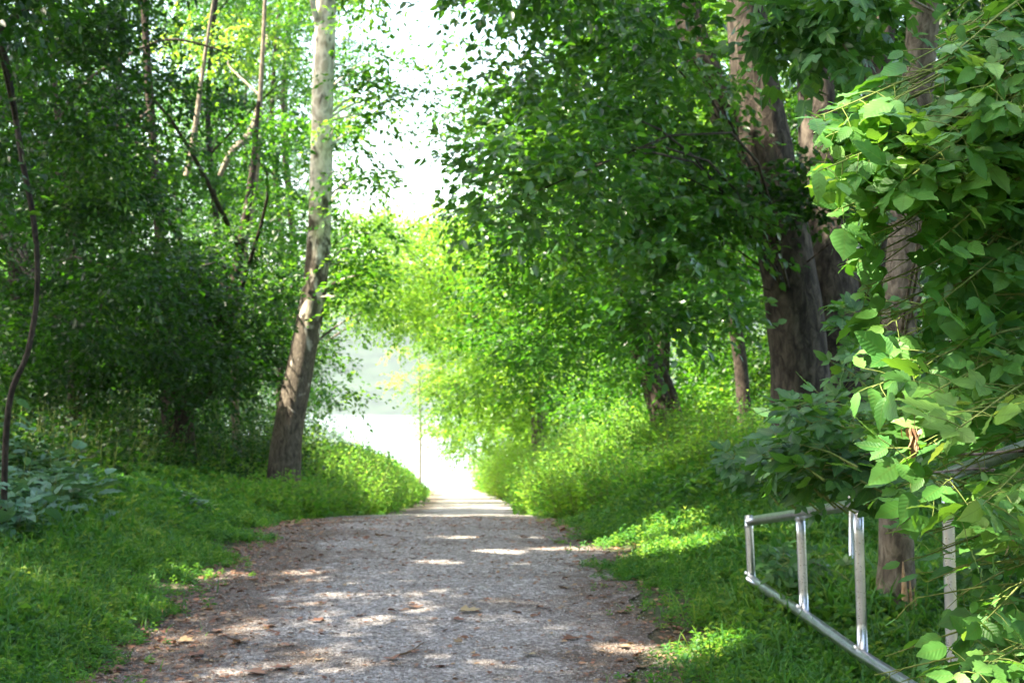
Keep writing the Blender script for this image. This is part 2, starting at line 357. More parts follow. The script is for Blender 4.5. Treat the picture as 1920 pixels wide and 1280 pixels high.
def gravelmat():
    m, t, b = newmat('gravel')
    g = N(t, 'ShaderNodeNewGeometry'); pos = g.outputs['Position']
    v = N(t, 'ShaderNodeTexVoronoi'); v.inputs['Scale'].default_value = 55; v.inputs['Randomness'].default_value = 1; t.links.new(pos, v.inputs['Vector'])
    sep = N(t, 'ShaderNodeSeparateColor'); t.links.new(v.outputs['Color'], sep.inputs[0])
    r = ramp(t, [(.0, (.15, .13, .117)), (.3, (.26, .236, .22)), (.62, (.345, .32, .302)), (.85, (.44, .415, .395)), (1, (.60, .575, .555))], sep.outputs[0])
    n = N(t, 'ShaderNodeTexNoise'); n.inputs['Scale'].default_value = 1.1; n.inputs['Detail'].default_value = 8; n.inputs['Roughness'].default_value = .7; t.links.new(pos, n.inputs['Vector'])
    # humus-stained wheel edges: dark soil where the noise and the distance from the centre say so
    at = N(t, 'ShaderNodeAttribute', attribute_name='edge')
    ad = N(t, 'ShaderNodeMath', operation='ADD'); t.links.new(n.outputs[0], ad.inputs[0]); t.links.new(at.outputs['Fac'], ad.inputs[1])
    r2 = ramp(t, [(.5, (0, 0, 0)), (.66, (.8, .8, .8))], ad.outputs[0])
    n3 = N(t, 'ShaderNodeTexNoise'); n3.inputs['Scale'].default_value = 38; n3.inputs['Detail'].default_value = 6; t.links.new(pos, n3.inputs['Vector'])
    soil = ramp(t, [(.3, (.035, .022, .014)), (.5, (.085, .055, .036)), (.62, (.16, .105, .07)), (.75, (.27, .17, .11))], n3.outputs[0])
    mx = N(t, 'ShaderNodeMixRGB'); t.links.new(r2.outputs[0], mx.inputs[0]); t.links.new(r.outputs[0], mx.inputs[1]); t.links.new(soil.outputs[0], mx.inputs[2])
    n4 = N(t, 'ShaderNodeTexNoise'); n4.inputs['Scale'].default_value = 14; n4.inputs['Detail'].default_value = 6; t.links.new(pos, n4.inputs['Vector'])
    mr = N(t, 'ShaderNodeMapRange'); t.links.new(n4.outputs[0], mr.inputs[0]); mr.inputs[1].default_value = .3; mr.inputs[2].default_value = .7; mr.inputs[3].default_value = .7; mr.inputs[4].default_value = 1.25
    h = N(t, 'ShaderNodeHueSaturation'); t.links.new(mr.outputs[0], h.inputs['Value']); t.links.new(mx.outputs[0], h.inputs['Color'])
    t.links.new(h.outputs[0], b.inputs['Base Color']); b.inputs['Roughness'].default_value = .9; b.inputs['Specular IOR Level'].default_value = .25
    bp = N(t, 'ShaderNodeBump'); bp.inputs['Strength'].default_value = .9; bp.inputs['Distance'].default_value = .02; bp.invert = True
    t.links.new(v.outputs['Distance'], bp.inputs['Height']); t.links.new(bp.outputs[0], b.inputs['Normal'])
    return m
M_gravel = gravelmat()
def soilmat():
    m, t, b = newmat('forest_floor')
    g = N(t, 'ShaderNodeNewGeometry'); pos = g.outputs['Position']
    n = N(t, 'ShaderNodeTexNoise'); n.inputs['Scale'].default_value = 30; n.inputs['Detail'].default_value = 8; n.inputs['Roughness'].default_value = .7; t.links.new(pos, n.inputs['Vector'])
    r = ramp(t, [(.3, (.022, .02, .01)), (.5, (.07, .055, .03)), (.65, (.15, .10, .06)), (.8, (.22, .15, .09))], n.outputs[0])
    n2 = N(t, 'ShaderNodeTexNoise'); n2.inputs['Scale'].default_value = .8; n2.inputs['Detail'].default_value = 5; t.links.new(pos, n2.inputs['Vector'])
    r2 = ramp(t, [(.4, (0, 0, 0)), (.6, (1, 1, 1))], n2.outputs[0])
    mx = N(t, 'ShaderNodeMixRGB'); t.links.new(r2.outputs[0], mx.inputs[0]); t.links.new(r.outputs[0], mx.inputs[1]); mx.inputs[2].default_value = (.03, .07, .015, 1)
    t.links.new(mx.outputs[0], b.inputs['Base Color']); b.inputs['Roughness'].default_value = .95
    bp = N(t, 'ShaderNodeBump'); bp.inputs['Strength'].default_value = .8; bp.inputs['Distance'].default_value = .03; t.links.new(n.outputs[0], bp.inputs['Height']); t.links.new(bp.outputs[0], b.inputs['Normal'])
    return m
M_soil = soilmat()

# ------------------------------------------------------------------ setting
def grid(name, xs, ys, zf, mat, attr=None):
    X, Y = np.meshgrid(xs, ys); Z = zf(X, Y)
    n, m = X.shape
    i = np.arange(n - 1)[:, None] * m; j = np.arange(m - 1)[None]
    q = np.stack([i + j, i + j + 1, i + m + j + 1, i + m + j], -1).reshape(-1, 4)
    o = mesh_np(name, np.stack([X, Y, Z], -1).reshape(-1, 3), q.ravel(), np.arange(len(q)) * 4, np.full(len(q), 4), mat, smooth=True)
    return o
def sp(a, b, n, k=3.0):
    t = np.linspace(-1, 1, n); return (a + b) / 2 + (b - a) / 2 * np.sinh(t * k) / np.sinh(k)
xs = np.sort(np.concatenate([sp(-2600, 2600, 90, 6.5) - 1, np.arange(-8, 7, .18)]))
ys = np.sort(np.concatenate([np.arange(-30, 4, 1.5), np.arange(4, 48, .22), np.arange(48, 190, 1.5), np.array([200, 230, 300, 500, 900, 1500, 2600])]))
tag(grid('ground', xs, ys, lambda x, y: ground(x, y) - .03 * (edge_dist(x, y)[0] < -.06) , M_soil), kind='structure')
# path ribbon with ragged edges
py_ = np.concatenate([np.arange(-12, 48, .12), np.arange(48, 142, .6)]); tt = np.linspace(-1, 1, 31)
PX = []; ED = []
for y in py_:
    c = float(_pc(y)); l = c - float(halfw(y, -1)) + .10 * math.sin(y * 7.3) * math.sin(y * 2.9) ; r = c + float(halfw(y, 1)) + .10 * math.sin(y * 6.1 + 1) * math.sin(y * 3.3)
    PX.append(l + (r - l) * (tt + 1) / 2); ED.append(np.where(tt < 0, np.abs(tt) ** 2.0 * .33, np.abs(tt) ** 5 * .2) + (np.abs(tt + .72) < .18) * .05)
PX = np.array(PX); PY = np.repeat(py_[:, None], len(tt), 1)
PZ = ground(PX, PY) + .006
n, m = PX.shape; i = np.arange(n - 1)[:, None] * m; j = np.arange(m - 1)[None]
q = np.stack([i + j, i + j + 1, i + m + j + 1, i + m + j], -1).reshape(-1, 4)
path = mesh_np('path', np.stack([PX, PY, PZ], -1).reshape(-1, 3), q.ravel(), np.arange(len(q)) * 4, np.full(len(q), 4), M_gravel, smooth=True)
a = path.data.attributes.new('edge', 'FLOAT', 'POINT'); a.data.foreach_set('value', np.array(ED).astype(np.float32).ravel())
tag(path, kind='structure')

# river and far hills
m_w, t_w, b_w = newmat('river_water'); b_w.inputs['Base Color'].default_value = (.25, .32, .33, 1); b_w.inputs['Roughness'].default_value = .12
nw = N(t_w, 'ShaderNodeTexNoise'); nw.inputs['Scale'].default_value = .8; nw.inputs['Detail'].default_value = 5
bw = N(t_w, 'ShaderNodeBump'); bw.inputs['Strength'].default_value = .15; bw.inputs['Distance'].default_value = .3
gw = N(t_w, 'ShaderNodeNewGeometry'); t_w.links.new(gw.outputs['Position'], nw.inputs['Vector']); t_w.links.new(nw.outputs[0], bw.inputs['Height']); t_w.links.new(bw.outputs[0], b_w.inputs['Normal'])
water = grid('water', np.linspace(-2500, 2500, 40), np.linspace(148, 2600, 40), lambda x, y: x * 0 + EZ - 7.6, m_w); tag(water, kind='structure')
m_h, t_h, b_h = newmat('wooded_hill')
nh = N(t_h, 'ShaderNodeTexNoise'); nh.inputs['Scale'].default_value = .04; nh.inputs['Detail'].default_value = 9; gh = N(t_h, 'ShaderNodeNewGeometry'); t_h.links.new(gh.outputs['Position'], nh.inputs['Vector'])
rh = ramp(t_h, [(.35, (.008, .02, .012)), (.65, (.02, .042, .02))], nh.outputs[0]); t_h.links.new(rh.outputs[0], b_h.inputs['Base Color']); b_h.inputs['Roughness'].default_value = 1
def hz(x, y):
    u = np.clip((y - 1500) / 500, 0, 1); s = u * u * (3 - 2 * u)
    return EZ - 9 + s * (150 + 45 * np.sin(x * .0021 + .6) + 18 * np.sin(x * .008)) + s * 8 * np.sin(x * .05 + y * .03) * np.sin(x * .013 - y * .04)
hills = grid('hills', np.linspace(-2600, 2600, 300), np.linspace(1480, 2500, 50), hz, m_h); tag(hills, kind='structure')

def gat(px, py):
    """ground point seen at a pixel"""
    r = ray(px, py); d = 10.0
    for _ in range(4000):
        p = np.array([0, 0, EZ]) + r * (d / r[1])
        if p[2] <= float(ground(p[0], p[1])) + .005: break
        d += .01
    return p[0], p[1]
# ------------------------------------------------------------------ sun gaps: openings in the canopy along sun rays
gaps = []
def gap(p, r): gaps.append((np.array(p, float), r))
for zz in np.arange(3.2, 10.5, .7):                                    # upper sycamore stem is in full sun
    t_ = (zz - .8) / 7.0
    gap(P(595 + 10 * math.sin(zz), 760 - (zz - EZ) / 27 * F, 27) , 1.0)
for q_ in [(850, 1007, .32), (940, 1033, .3), (1040, 1029, .3), (1150, 1025, .5), (1210, 1040, .3), (815, 1053, .26), (420, 1078, .32), (560, 1072, .25), (700, 1163, .15), (800, 1140, .14), (1190, 1215, .26), (1000, 1007, .2), (640, 1040, .15), (480, 1178, .17), (330, 1100, .2), (90, 1105, .22), (620, 1168, .12), (900, 1165, .1), (1280, 1000, .5)]:
    x_, y_ = gat(q_[0], q_[1]); gap((x_, y_, float(ground(x_, y_))), q_[2] * .85)
gap(P(1480, 235, 20), .45); gap(P(1300, 1000, 17), .6)
gap(P(1880, 830, 5), .22); gap(P(1860, 960, 5), .18)
for (a_, b_, c_, r_) in [(430, 60, 33, 1.6), (380, 180, 31, .9), (330, 40, 34, 1.2), (490, 200, 31, .8), (720, 850, 38, 2.0), (800, 200, 30, 1.8)]:
    gap(P(a_, b_, c_), r_)
for (a_, b_, c_, r_) in [(1140, 270, 17, .35), (1230, 190, 17, .3), (1050, 330, 16, .3), (1010, 430, 17, .3), (1210, 420, 17, .25), (1300, 480, 35, 1.4), (1340, 640, 33, .9), (1390, 610, 36, 1.5), (1000, 560, 30, 1.0),
                         (930, 300, 30, .9), (1150, 60, 32, 1.0), (1350, 330, 38, 1.2), (1060, 700, 34, 1.3), (120, 520, 34, .5), (230, 560, 29, .45), (520, 500, 30, .7), (300, 300, 29, .5), (560, 600, 32, .9), (180, 60, 27, .6),
                         (60, 300, 28, .4), (400, 470, 29, .4), (450, 330, 29, .5), (250, 150, 28, .6), (1290, 1170, 12.5, .35), (1500, 900, 9, .25), (1250, 860, 26, .8), (1100, 900, 26, .6), (1620, 240, 5, .15), (1760, 430, 4.9, .15), (1700, 730, 4.7, .12), (1830, 1230, 4.8, .12)]:
    gap(P(a_, b_, c_), r_)
for (a_, b_, c_, r_) in [(200, 80, 26, .7), (330, 120, 26.5, .7), (450, 100, 27, .9), (130, 150, 25, .45), (80, 60, 25, .5), (500, 250, 28, .6), (380, 230, 26, .6), (260, 330, 26, .4), (60, 420, 25, .3), (150, 640, 26, .3), (480, 640, 27, .35), (900, 120, 29, .7), (1000, 220, 29, .6)]:
    gap(P(a_, b_, c_), r_)
def gapmask(c, extra):
    """True where a clump centre blocks one of the openings"""
    c = np.atleast_2d(c); bad = np.zeros(len(c), bool)
    for p, r in gaps:
        v = c - p; t = v @ sdir; dd = np.linalg.norm(v - t[:, None] * sdir, axis=1)
        bad |= (t > .8) & (dd < r + extra)
    return bad

# ------------------------------------------------------------------ foliage
DM = 1.6
def spray_leaves(LV, tpl, centers, rad, n_per, size, K=11, L=.5, flat=.55, upj=.55, droop=.15, tint_bias=0.0, sized=.25, gapfilter=False):
    """clumps of leafy twigs: n_per twigs per clump, K leaves along each twig"""
    M = len(centers)
    if M == 0: return
    rad = np.full(M, rad) if np.ndim(rad) == 0 else np.array(rad)
    nn = np.maximum(1, (n_per * DM * (rad / rad.mean()) ** 2).astype(int)); idx = np.repeat(np.arange(M), nn); n = len(idx)
    u = unit(n); u[:, 2] *= flat
    o = centers[idx] + u * (rad[idx] * rs.rand(n) ** .45)[:, None] * .8
    d = u * np.array([1, 1, .5]) + rs.normal(size=(n, 3)) * .35; d[:, 2] -= droop
    d /= np.linalg.norm(d, axis=1, keepdims=True)
    side = np.cross(d, [0, 0, 1.]); side /= np.maximum(np.linalg.norm(side, axis=1, keepdims=True), 1e-6)
    ln = L * (.6 + .8 * rs.rand(n))
    ct = rs.rand(M)
    for k in range(K):
        t = (k + .3) / K; sg = 1 if k % 2 else -1
        pos = o + d * (ln * t)[:, None] + np.array([0, 0, -1.]) * (ln * t * t * .25)[:, None] + rs.normal(size=(n, 3)) * size * .25
        xd = d * (.45 + .5 * t) + side * sg * (.8 - .3 * t) + rs.normal(size=(n, 3)) * .35; xd[:, 2] -= .15 + droop * .5
        nr = rs.normal(size=(n, 3)) * upj; nr[:, 2] += 1
        if gapfilter:
            km = ~gapmask(pos, 0.0)
        else: km = slice(None)
        LV.add(tpl, pos[km], frames(xd, nr)[km], (size * (1 - sized + 2 * sized * rs.rand(n)))[km], np.clip(.5 * rs.rand(n) + .5 * ct[idx] + tint_bias, 0, 1)[km])

def limb(TB, a, b, r0, r1, seed, n=7):
    a = np.array(a); b = np.array(b); m = (a + b) / 2; L = np.linalg.norm(b - a)
    m = m + np.array([rs.normal() * .08, rs.normal() * .08, .12 + rs.normal() * .06]) * L
    p = spline([a, m, b], n); TB.add(p, np.linspace(r0, r1, len(p)), 6)

def trunk_tube(TB, pts, rad, n=28, seg=18, rough=.07, seed=0):
    p = spline(pts, n); k = len(p)
    TB.add(p, np.interp(np.linspace(0, 1, k), np.linspace(0, 1, len(rad)), rad), seg, rough, seed)
    return p

def rclump(px0, py0, px1, py1, d0, d1, n):
    out = []
    for _ in range(n):
        out.append(P(rs.uniform(px0, px1), rs.uniform(py0, py1), rs.uniform(d0, d1)))
    return np.array(out)

def tree(name, label, cat, stems, groups, bark, leafm, group=None, limbs=True, gapr=.35, limb_r=.03):
    """stems: list of (points, radii); groups: list of dict(c, r, n, size, tpl, ...)"""
    base = np.array(stems[0][0][0]); root = thing(name, label, cat, base, group)
    TB = Tubes(); sp_ = []
    for s_i, (pts, rad) in enumerate(stems):
        sp_.append(trunk_tube(TB, pts, rad, seed=s_i * 2.1 + len(label)))
    allp = np.concatenate(sp_)
    mats = {}
    for g in groups:
        c = g['c']
        z = ground(c[:, 0], c[:, 1]); c = c[(c[:, 2] > z + .3)]
        if gapr is not None: c = c[~gapmask(c, gapr * g.get('r', .6))]
        if len(c) == 0: continue
        r = g.get('r', .6) * (.7 + .6 * rs.rand(len(c)))
        if limbs:
            for cc in c[:: g.get('every', 4)]:
                lower = allp[(allp[:, 2] < cc[2] + .2) & (allp[:, 2] > base[2] + min(2.2, .3 * (allp[:, 2].max() - base[2])))]
                if len(lower) == 0: continue
                w_ = np.linalg.norm(lower - cc, axis=1) + np.abs((cc[2] - lower[:, 2]) - np.linalg.norm((lower - cc)[:, :2], axis=1) * .5) * .6
                st = lower[np.argmin(w_)]
                Ld = np.linalg.norm(cc - st)
                if Ld < 9: limb(TB, st, cc, limb_r * (.5 + Ld * .18), .006, 0)
        lm = g.get('mat', leafm); LV = mats.setdefault(lm.name, (Leaves(), lm))[0]
        spray_leaves(LV, g.get('tpl', LEAF6), c, r, g.get('n', 20), g.get('size', .09), K=g.get('K', 11), L=g.get('L', .5), tint_bias=g.get('tb', 0), upj=g.get('upj', .55), droop=g.get('droop', .15), gapfilter=g.get('gf', False))
    TB.build('trunk', bark, root)
    for LV, lm in mats.values():
        LV.build('crown', lm, root, uv=(lm in (M_hero, M_hero_dark, M_broad)))
    return root

def G(x, y): return float(ground(x, y))
def gpx(px, d, dz=-.15):
    x = (px - 960) / F * d; return np.array([x, d, G(x, d) + dz])
def r2(px, d): return px / F * d / 2       # px width at depth d -> radius

# ---- left side
tree('sycamore_tree', 'tall leaning sycamore with pale mottled bark and dark lower trunk on the left verge', 'tree',
     [([gpx(528, 27), P(540, 820, 27), P(568, 660, 27), P(592, 520, 27), P(600, 380, 27), P(606, 180, 27), P(612, 0, 27), P(616, -300, 27), P(625, -800, 27.3)],
       [r2(70, 27), r2(58, 27), r2(50, 27), r2(46, 27), r2(43, 27), r2(41, 27), r2(39, 27), r2(34, 27), r2(20, 27)]),
      ([P(600, 60, 27), P(585, 0, 26.8), P(560, -120, 26.5)], [.05, .04, .02])],
     [dict(c=rclump(635, 110, 730, 450, 26, 29, 16), r=.34, n=10, size=.085, every=1),
      dict(c=rclump(628, 330, 680, 600, 26.5, 28.5, 11), r=.34, n=11, size=.085, every=1),
      dict(c=rclump(560, 170, 640, 300, 26, 26.8, 3), r=.25, n=7, size=.08, every=1),
      dict(c=rclump(630, -40, 700, 60, 26, 28, 5), r=.35, n=9, size=.085),
      dict(c=rclump(610, 560, 650, 760, 27, 29, 4), r=.22, n=7, size=.07),
      dict(c=rclump(500, -700, 760, -150, 25, 30, 22), r=.8, n=22, size=.12, tpl=LEAF4)], M_bark_syc, M_leaf, gapr=.9)

def lw(label, base_px, base_d, stems, regions, bark=M_bark_dark, leafm=M_leaf, name='forest_tree', group='woodland trees left of the path'):
    return tree(name, label, 'tree', stems, regions, bark, leafm, group)
# dark forked tree
tree('forked_tree', 'dark forked trunk standing in shade behind the left verge, left of the leaning sycamore', 'tree',
     [([gpx(335, 30), P(335, 830, 30), P(330, 740, 30), P(312, 640, 30), P(300, 450, 30), P(285, 250, 30), P(270, 0, 30), P(260, -300, 30)], [.30, .26, .24, .13, .09, .07, .06, .04]),
      ([P(345, 760, 30), P(390, 725, 29.8), P(420, 660, 29.5), P(440, 520, 29.5), P(470, 350, 29.5), P(485, 190, 29.5)], [.15, .11, .09, .08, .06, .03])],
     [dict(c=rclump(180, 300, 560, 520, 27, 32, 46), r=.62, n=23, size=.085, mat=M_leaf_shaded),
      dict(c=rclump(160, 500, 540, 700, 27, 32, 34), r=.55, n=22, size=.08, mat=M_leaf_shaded),
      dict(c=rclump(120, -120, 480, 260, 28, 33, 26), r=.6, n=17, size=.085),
      dict(c=rclump(-60, -120, 360, 280, 22.5, 27, 52), r=.5, n=20, size=.085, mat=M_leaf_shaded, every=30),
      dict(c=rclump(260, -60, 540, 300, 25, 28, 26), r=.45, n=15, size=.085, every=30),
      dict(c=rclump(80, 250, 540, 700, 25, 28, 50), r=.5, n=20, size=.085, mat=M_leaf_shaded),
      dict(c=rclump(200, 640, 520, 760, 25.5, 28, 9), r=.3, n=14, size=.075, mat=M_leaf_shaded)], M_bark_dark, M_leaf, gapr=.9)
tree('pale_limbed_tree', 'slender tree with pale crooked limbs catching sun among the upper leaves, left of the sycamore', 'tree',
     [([gpx(450, 33), P(440, 700, 33), P(455, 500, 33), P(480, 330, 33), P(488, 180, 33), P(497, 0, 33), P(505, -250, 33)], [.08, .07, .06, .052, .045, .035, .02]),
      ([P(412, 330, 32.4), P(435, 285, 32.4), P(468, 250, 32.6), P(487, 195, 33)], [.045, .06, .06, .045]),
      ([P(350, 330, 32), P(365, 250, 32), P(374, 180, 32), P(385, 100, 32), P(400, 0, 32)], [.06, .055, .04, .035, .02])],
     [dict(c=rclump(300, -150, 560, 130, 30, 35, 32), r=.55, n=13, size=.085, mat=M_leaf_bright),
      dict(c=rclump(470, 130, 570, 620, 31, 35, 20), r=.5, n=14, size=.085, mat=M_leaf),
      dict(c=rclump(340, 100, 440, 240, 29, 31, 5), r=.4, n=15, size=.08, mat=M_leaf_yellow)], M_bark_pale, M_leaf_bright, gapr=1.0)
tree('vine_stem_tree', 'thin dark curving stem at the left edge with one side branch at its top', 'tree',
     [([gpx(8, 16), P(15, 770, 16), P(52, 660, 16), P(70, 540, 16), P(64, 420, 16), P(42, 300, 16), P(26, 200, 16), P(10, 110, 16), P(-4, 40, 16), P(-20, -120, 16)], [.028, .026, .024, .023, .024, .025, .025, .025, .023, .016]),
      ([P(-2, 55, 16), P(40, 25, 16), P(75, 0, 16), P(130, -60, 16)], [.03, .024, .02, .012])],
     [dict(c=rclump(-150, -260, 160, -40, 15, 18, 12), r=.4, n=14, size=.085),
      dict(c=rclump(-200, -50, 0, 400, 14, 17, 9), r=.35, n=14, size=.085)], M_bark_dark, M_leaf_shaded)
tree('slim_dark_tree', 'slim dark tree trunk half hidden by leaves near the left edge', 'tree',
     [([gpx(140, 30), P(140, 640, 30), P(135, 450, 30), P(120, 300, 30), P(110, 230, 30), P(95, 60, 30), P(90, -300, 30)], [.12, .10, .085, .07, .06, .04, .03]),
      ([P(108, 235, 30), P(150, 165, 29.6), P(220, 115, 29.3), P(310, 75, 29), P(400, 90, 29), P(440, 110, 29)], [.03, .03, .026, .022, .016, .008]),
      ([P(112, 250, 30), P(175, 240, 29.8), P(240, 235, 29.5), P(285, 205, 29.4)], [.035, .035, .035, .03])],
     [dict(c=rclump(-150, 100, 250, 420, 31, 37, 42), r=.65, n=21, size=.09, mat=M_leaf_shaded),
      dict(c=rclump(-150, 400, 250, 720, 31, 37, 42), r=.62, n=22, size=.085, mat=M_leaf_shaded),
      dict(c=rclump(-150, -200, 200, 120, 31, 37, 28), r=.7, n=21, size=.09),
      dict(c=rclump(-120, 150, 240, 760, 23, 29, 60), r=.5, n=20, size=.085, mat=M_leaf_shaded, every=12)], M_bark_dark, M_leaf_shaded)
lw('dark tree leaning left, deep in the left woodland behind the thin curving stem', 60, 38,
   [([gpx(60, 38), P(30, 500, 38), P(-20, 200, 38), P(-60, -200, 38)], [.2, .17, .14, .08])],
   [dict(c=rclump(-250, -250, 120, 700, 36, 42, 50), r=.8, n=22, size=.1, mat=M_leaf_shaded)])
# deeper woods on the left
for k, (bx, d) in enumerate([(230, 46), (400, 50), (520, 58), (60, 52), (-120, 44), (330, 64), (-300, 40), (150, 72), (470, 76), (0, 66), (540, 64), (545, 80), (540, 97)]):
    tops = ['straight trunk', 'mossy trunk', 'thin trunk', 'crooked trunk', 'broad trunk', 'grey trunk', 'dark trunk', 'far slender trunk', 'farthest pale trunk', 'far bent trunk', 'trunk close to the bright opening', 'sunlit trunk by the bright opening', 'distant trunk by the bright opening'][k]
    tree('woodland_tree', 'leafy background tree with %s in the left woodland' % tops, 'tree',
         [([gpx(bx, d), P(bx + 10, 500, d), P(bx - 10, 200, d), P(bx + 20, -200, d), P(bx, -500, d)], [.11, .09, .07, .05, .02])],
         [dict(c=rclump(bx - 190, -50 if d > 45 else -300, bx + (190 if bx < 450 else 40 if d < 62 else 110), 820, d - 3, d + 3, 62), r=.95, n=24, size=.12, tpl=LEAF4, mat=M_leaf if k % 2 else M_leaf_shaded, every=5)],
         M_bark_dark, M_leaf_shaded, 'background trees of the left woodland', gapr=.2)

# ---- right side: big multi-stemmed tree
tree('giant_maple_tree', 'huge multi-stemmed tree with brown furrowed trunks, right of the path behind the gate', 'tree',
     [([gpx(1515, 20, -.3), P(1508, 820, 20), P(1500, 700, 20), P(1478, 520, 20), P(1450, 350, 20), P(1425, 200, 20), P(1405, 80, 20), P(1390, -60, 20), P(1370, -300, 20)],
       [r2(150, 20), r2(125, 20), r2(112, 20), r2(105, 20), r2(105, 20), r2(92, 20), r2(82, 20), r2(70, 20), r2(50, 20)]),
      ([P(1455, 520, 20.1), P(1425, 400, 20.2), P(1385, 270, 20.4), P(1330, 150, 20.6), P(1295, 50, 20.8), P(1275, -80, 21), P(1240, -300, 21)],
       [r2(50, 20), r2(58, 20), r2(62, 20), r2(62, 20), r2(58, 20), r2(50, 20), r2(30, 20)]),
      ([gpx(1580, 20.6, -.3), P(1575, 760, 20.6), P(1560, 560, 20.6), P(1545, 380, 20.8), P(1530, 150, 21), P(1525, -100, 21)],
       [r2(120, 20), r2(110, 20), r2(105, 20), r2(95, 20), r2(75, 20), r2(60, 20)]),
      ([gpx(1650, 21, -.3), P(1640, 600, 21), P(1648, 350, 21), P(1650, 120, 21.2), P(1665, -100, 21.4)], [r2(85, 20), r2(72, 20), r2(66, 20), r2(60, 20), r2(45, 20)])],
     [dict(c=rclump(880, -60, 1270, 250, 15.5, 19.5, 36), r=.42, n=14, size=.098, mat=M_leaf_gloss, L=.42),
      dict(c=rclump(930, 120, 1330, 520, 19, 22, 26), r=.45, n=14, size=.095, mat=M_leaf),
      dict(c=rclump(930, 220, 1350, 480, 15, 19, 24), r=.40, n=14, size=.098, mat=M_leaf_gloss, L=.42),
      dict(c=rclump(1140, 480, 1380, 600, 16, 19, 9), r=.34, every=99, n=12, size=.095, mat=M_leaf_gloss, L=.42),
      dict(c=rclump(1300, 300, 1700, 450, 18.5, 19.5, 4), r=.22, n=6, size=.09, mat=M_leaf_shaded),
      dict(every=30, c=rclump(1560, -60, 1950, 160, 21.5, 24, 22), r=.4, n=14, size=.1, mat=M_leaf_shaded),
      dict(c=rclump(1270, 160, 1385, 420, 17.5, 19.2, 9), r=.32, n=11, size=.1, mat=M_leaf_gloss, L=.4, every=9),
      dict(c=rclump(1440, 300, 1590, 470, 18.4, 19.2, 6), r=.26, n=8, size=.09, mat=M_leaf_shaded, L=.4, every=9),
      dict(c=rclump(820, -900, 1700, -120, 15, 24, 34), every=12, r=.75, n=20, size=.14, tpl=LEAF4, mat=M_leaf_shaded)], M_bark_warm, M_leaf_gloss, limb_r=.013)
tree('overhanging_tree', 'thin branched tree whose sparse light leaves overhang the path against the white sky', 'tree',
     [([gpx(1400, 33), P(1385, 650, 33), P(1330, 450, 32.5), P(1210, 260, 31.5), P(1090, 90, 30.5), P(980, -100, 30)], [.13, .12, .10, .08, .06, .02])],
     [dict(c=rclump(690, -80, 900, 110, 28, 31, 16), r=.4, n=8, size=.075),
      dict(c=rclump(690, 90, 890, 330, 28, 31, 18), r=.36, n=6, size=.07),
      dict(c=rclump(855, 130, 1020, 400, 27, 32, 22), r=.42, n=12, size=.08, every=9),
      dict(c=rclump(780, -60, 920, 180, 27, 31, 9), r=.4, n=9, size=.078, every=9),
      dict(c=rclump(860, -100, 1300, 420, 28, 34, 48), r=.6, n=18, size=.085)], M_bark_dark, M_leaf, gapr=.1)
tree('leaning_tree', 'dark leaning trunk with stubby side stems rising from bushes right of the path', 'tree',
     [([gpx(1262, 32), P(1250, 790, 32), P(1225, 720, 32), P(1190, 630, 32), P(1165, 560, 32), P(1130, 430, 32), P(1110, 300, 32), P(1060, 50, 32)], [r2(80, 32), r2(60, 32), r2(46, 32), r2(42, 32), r2(36, 32), r2(28, 32), r2(22, 32), r2(10, 32)]),
      ([P(1275, 800, 31.7), P(1262, 740, 31.7), P(1235, 670, 31.7), P(1205, 600, 31.8), P(1195, 500, 31.8)], [.09, .07, .05, .04, .02])],
     [dict(c=rclump(880, 400, 1160, 560, 27, 33, 30), r=.55, n=19, size=.085),
      dict(every=99, c=rclump(930, 540, 1180, 690, 27, 32, 20), r=.48, n=18, size=.08, mat=M_leaf),
      dict(c=rclump(1130, 380, 1450, 560, 29, 34, 28), r=.55, n=19, size=.085),
      dict(c=rclump(830, 620, 1010, 740, 27, 31, 7), r=.34, n=13, size=.075, every=99),
      dict(every=99, c=rclump(1050, 680, 1200, 760, 30, 34, 7), r=.4, n=13, size=.08)], M_bark_dark, M_leaf)
# twisted vine stem at right: nearer trunk with splintered base
M_bark_light = barkmat('bark_light_grey', (.07, .058, .045), (.17, .14, .105), (.30, .255, .2), .8, bump=.9)
nt_ = tree('near_trunk_tree', 'slim upright grey-brown trunk with a splintered base, just behind the gate and green creeper', 'tree',
     [([gpx(1672, 13.3, -.2), P(1676, 1150, 13.3), P(1680, 1050, 13.3), P(1682, 900, 13.3), P(1686, 640, 13.3), P(1698, 440, 13.3), P(1712, 250, 13.3), P(1728, 60, 13.3), P(1740, -120, 13.3), P(1750, -500, 13.3)],
       [r2(120, 13.3), r2(84, 13.3), r2(68, 13.3), r2(64, 13.3), r2(66, 13.3), r2(66, 13.3), r2(64, 13.3), r2(60, 13.3), r2(56, 13.3), r2(40, 13.3)])],
     [dict(c=rclump(1470, -60, 1660, 50, 9.5, 11, 11), r=.2, n=6, size=.1, tpl=MH[0], L=.3, K=6, mat=M_hero_dark, every=9),
      dict(c=rclump(1460, 40, 1640, 130, 9.5, 11, 6), r=.18, n=5, size=.1, tpl=MH[1], L=.3, K=6, mat=M_hero_dark, every=9),
      dict(c=rclump(1500, -800, 2000, -200, 11, 17, 40), r=.6, every=99, n=20, size=.13, tpl=LEAF4, mat=M_leaf_shaded)], M_bark_light, M_hero_dark, limb_r=.012)
TBs = Tubes()
for (a_, b_, c_, d_, r_) in [(1700, 1170, 1693, 1052, .028), (1712, 1175, 1706, 1085, .018), (1722, 1180, 1714, 1100, .012), (1662, 1180, 1652, 1110, .02)]:
    p0 = P(a_, b_, 13.0); p1 = P(c_, d_, 13.05); TBs.add(np.linspace(p0, p1, 5), [r_, r_ * .9, r_ * .8, r_ * .5, .003], 5, .25, a_)
TBs.build('splinter', M_splinter, nt_)

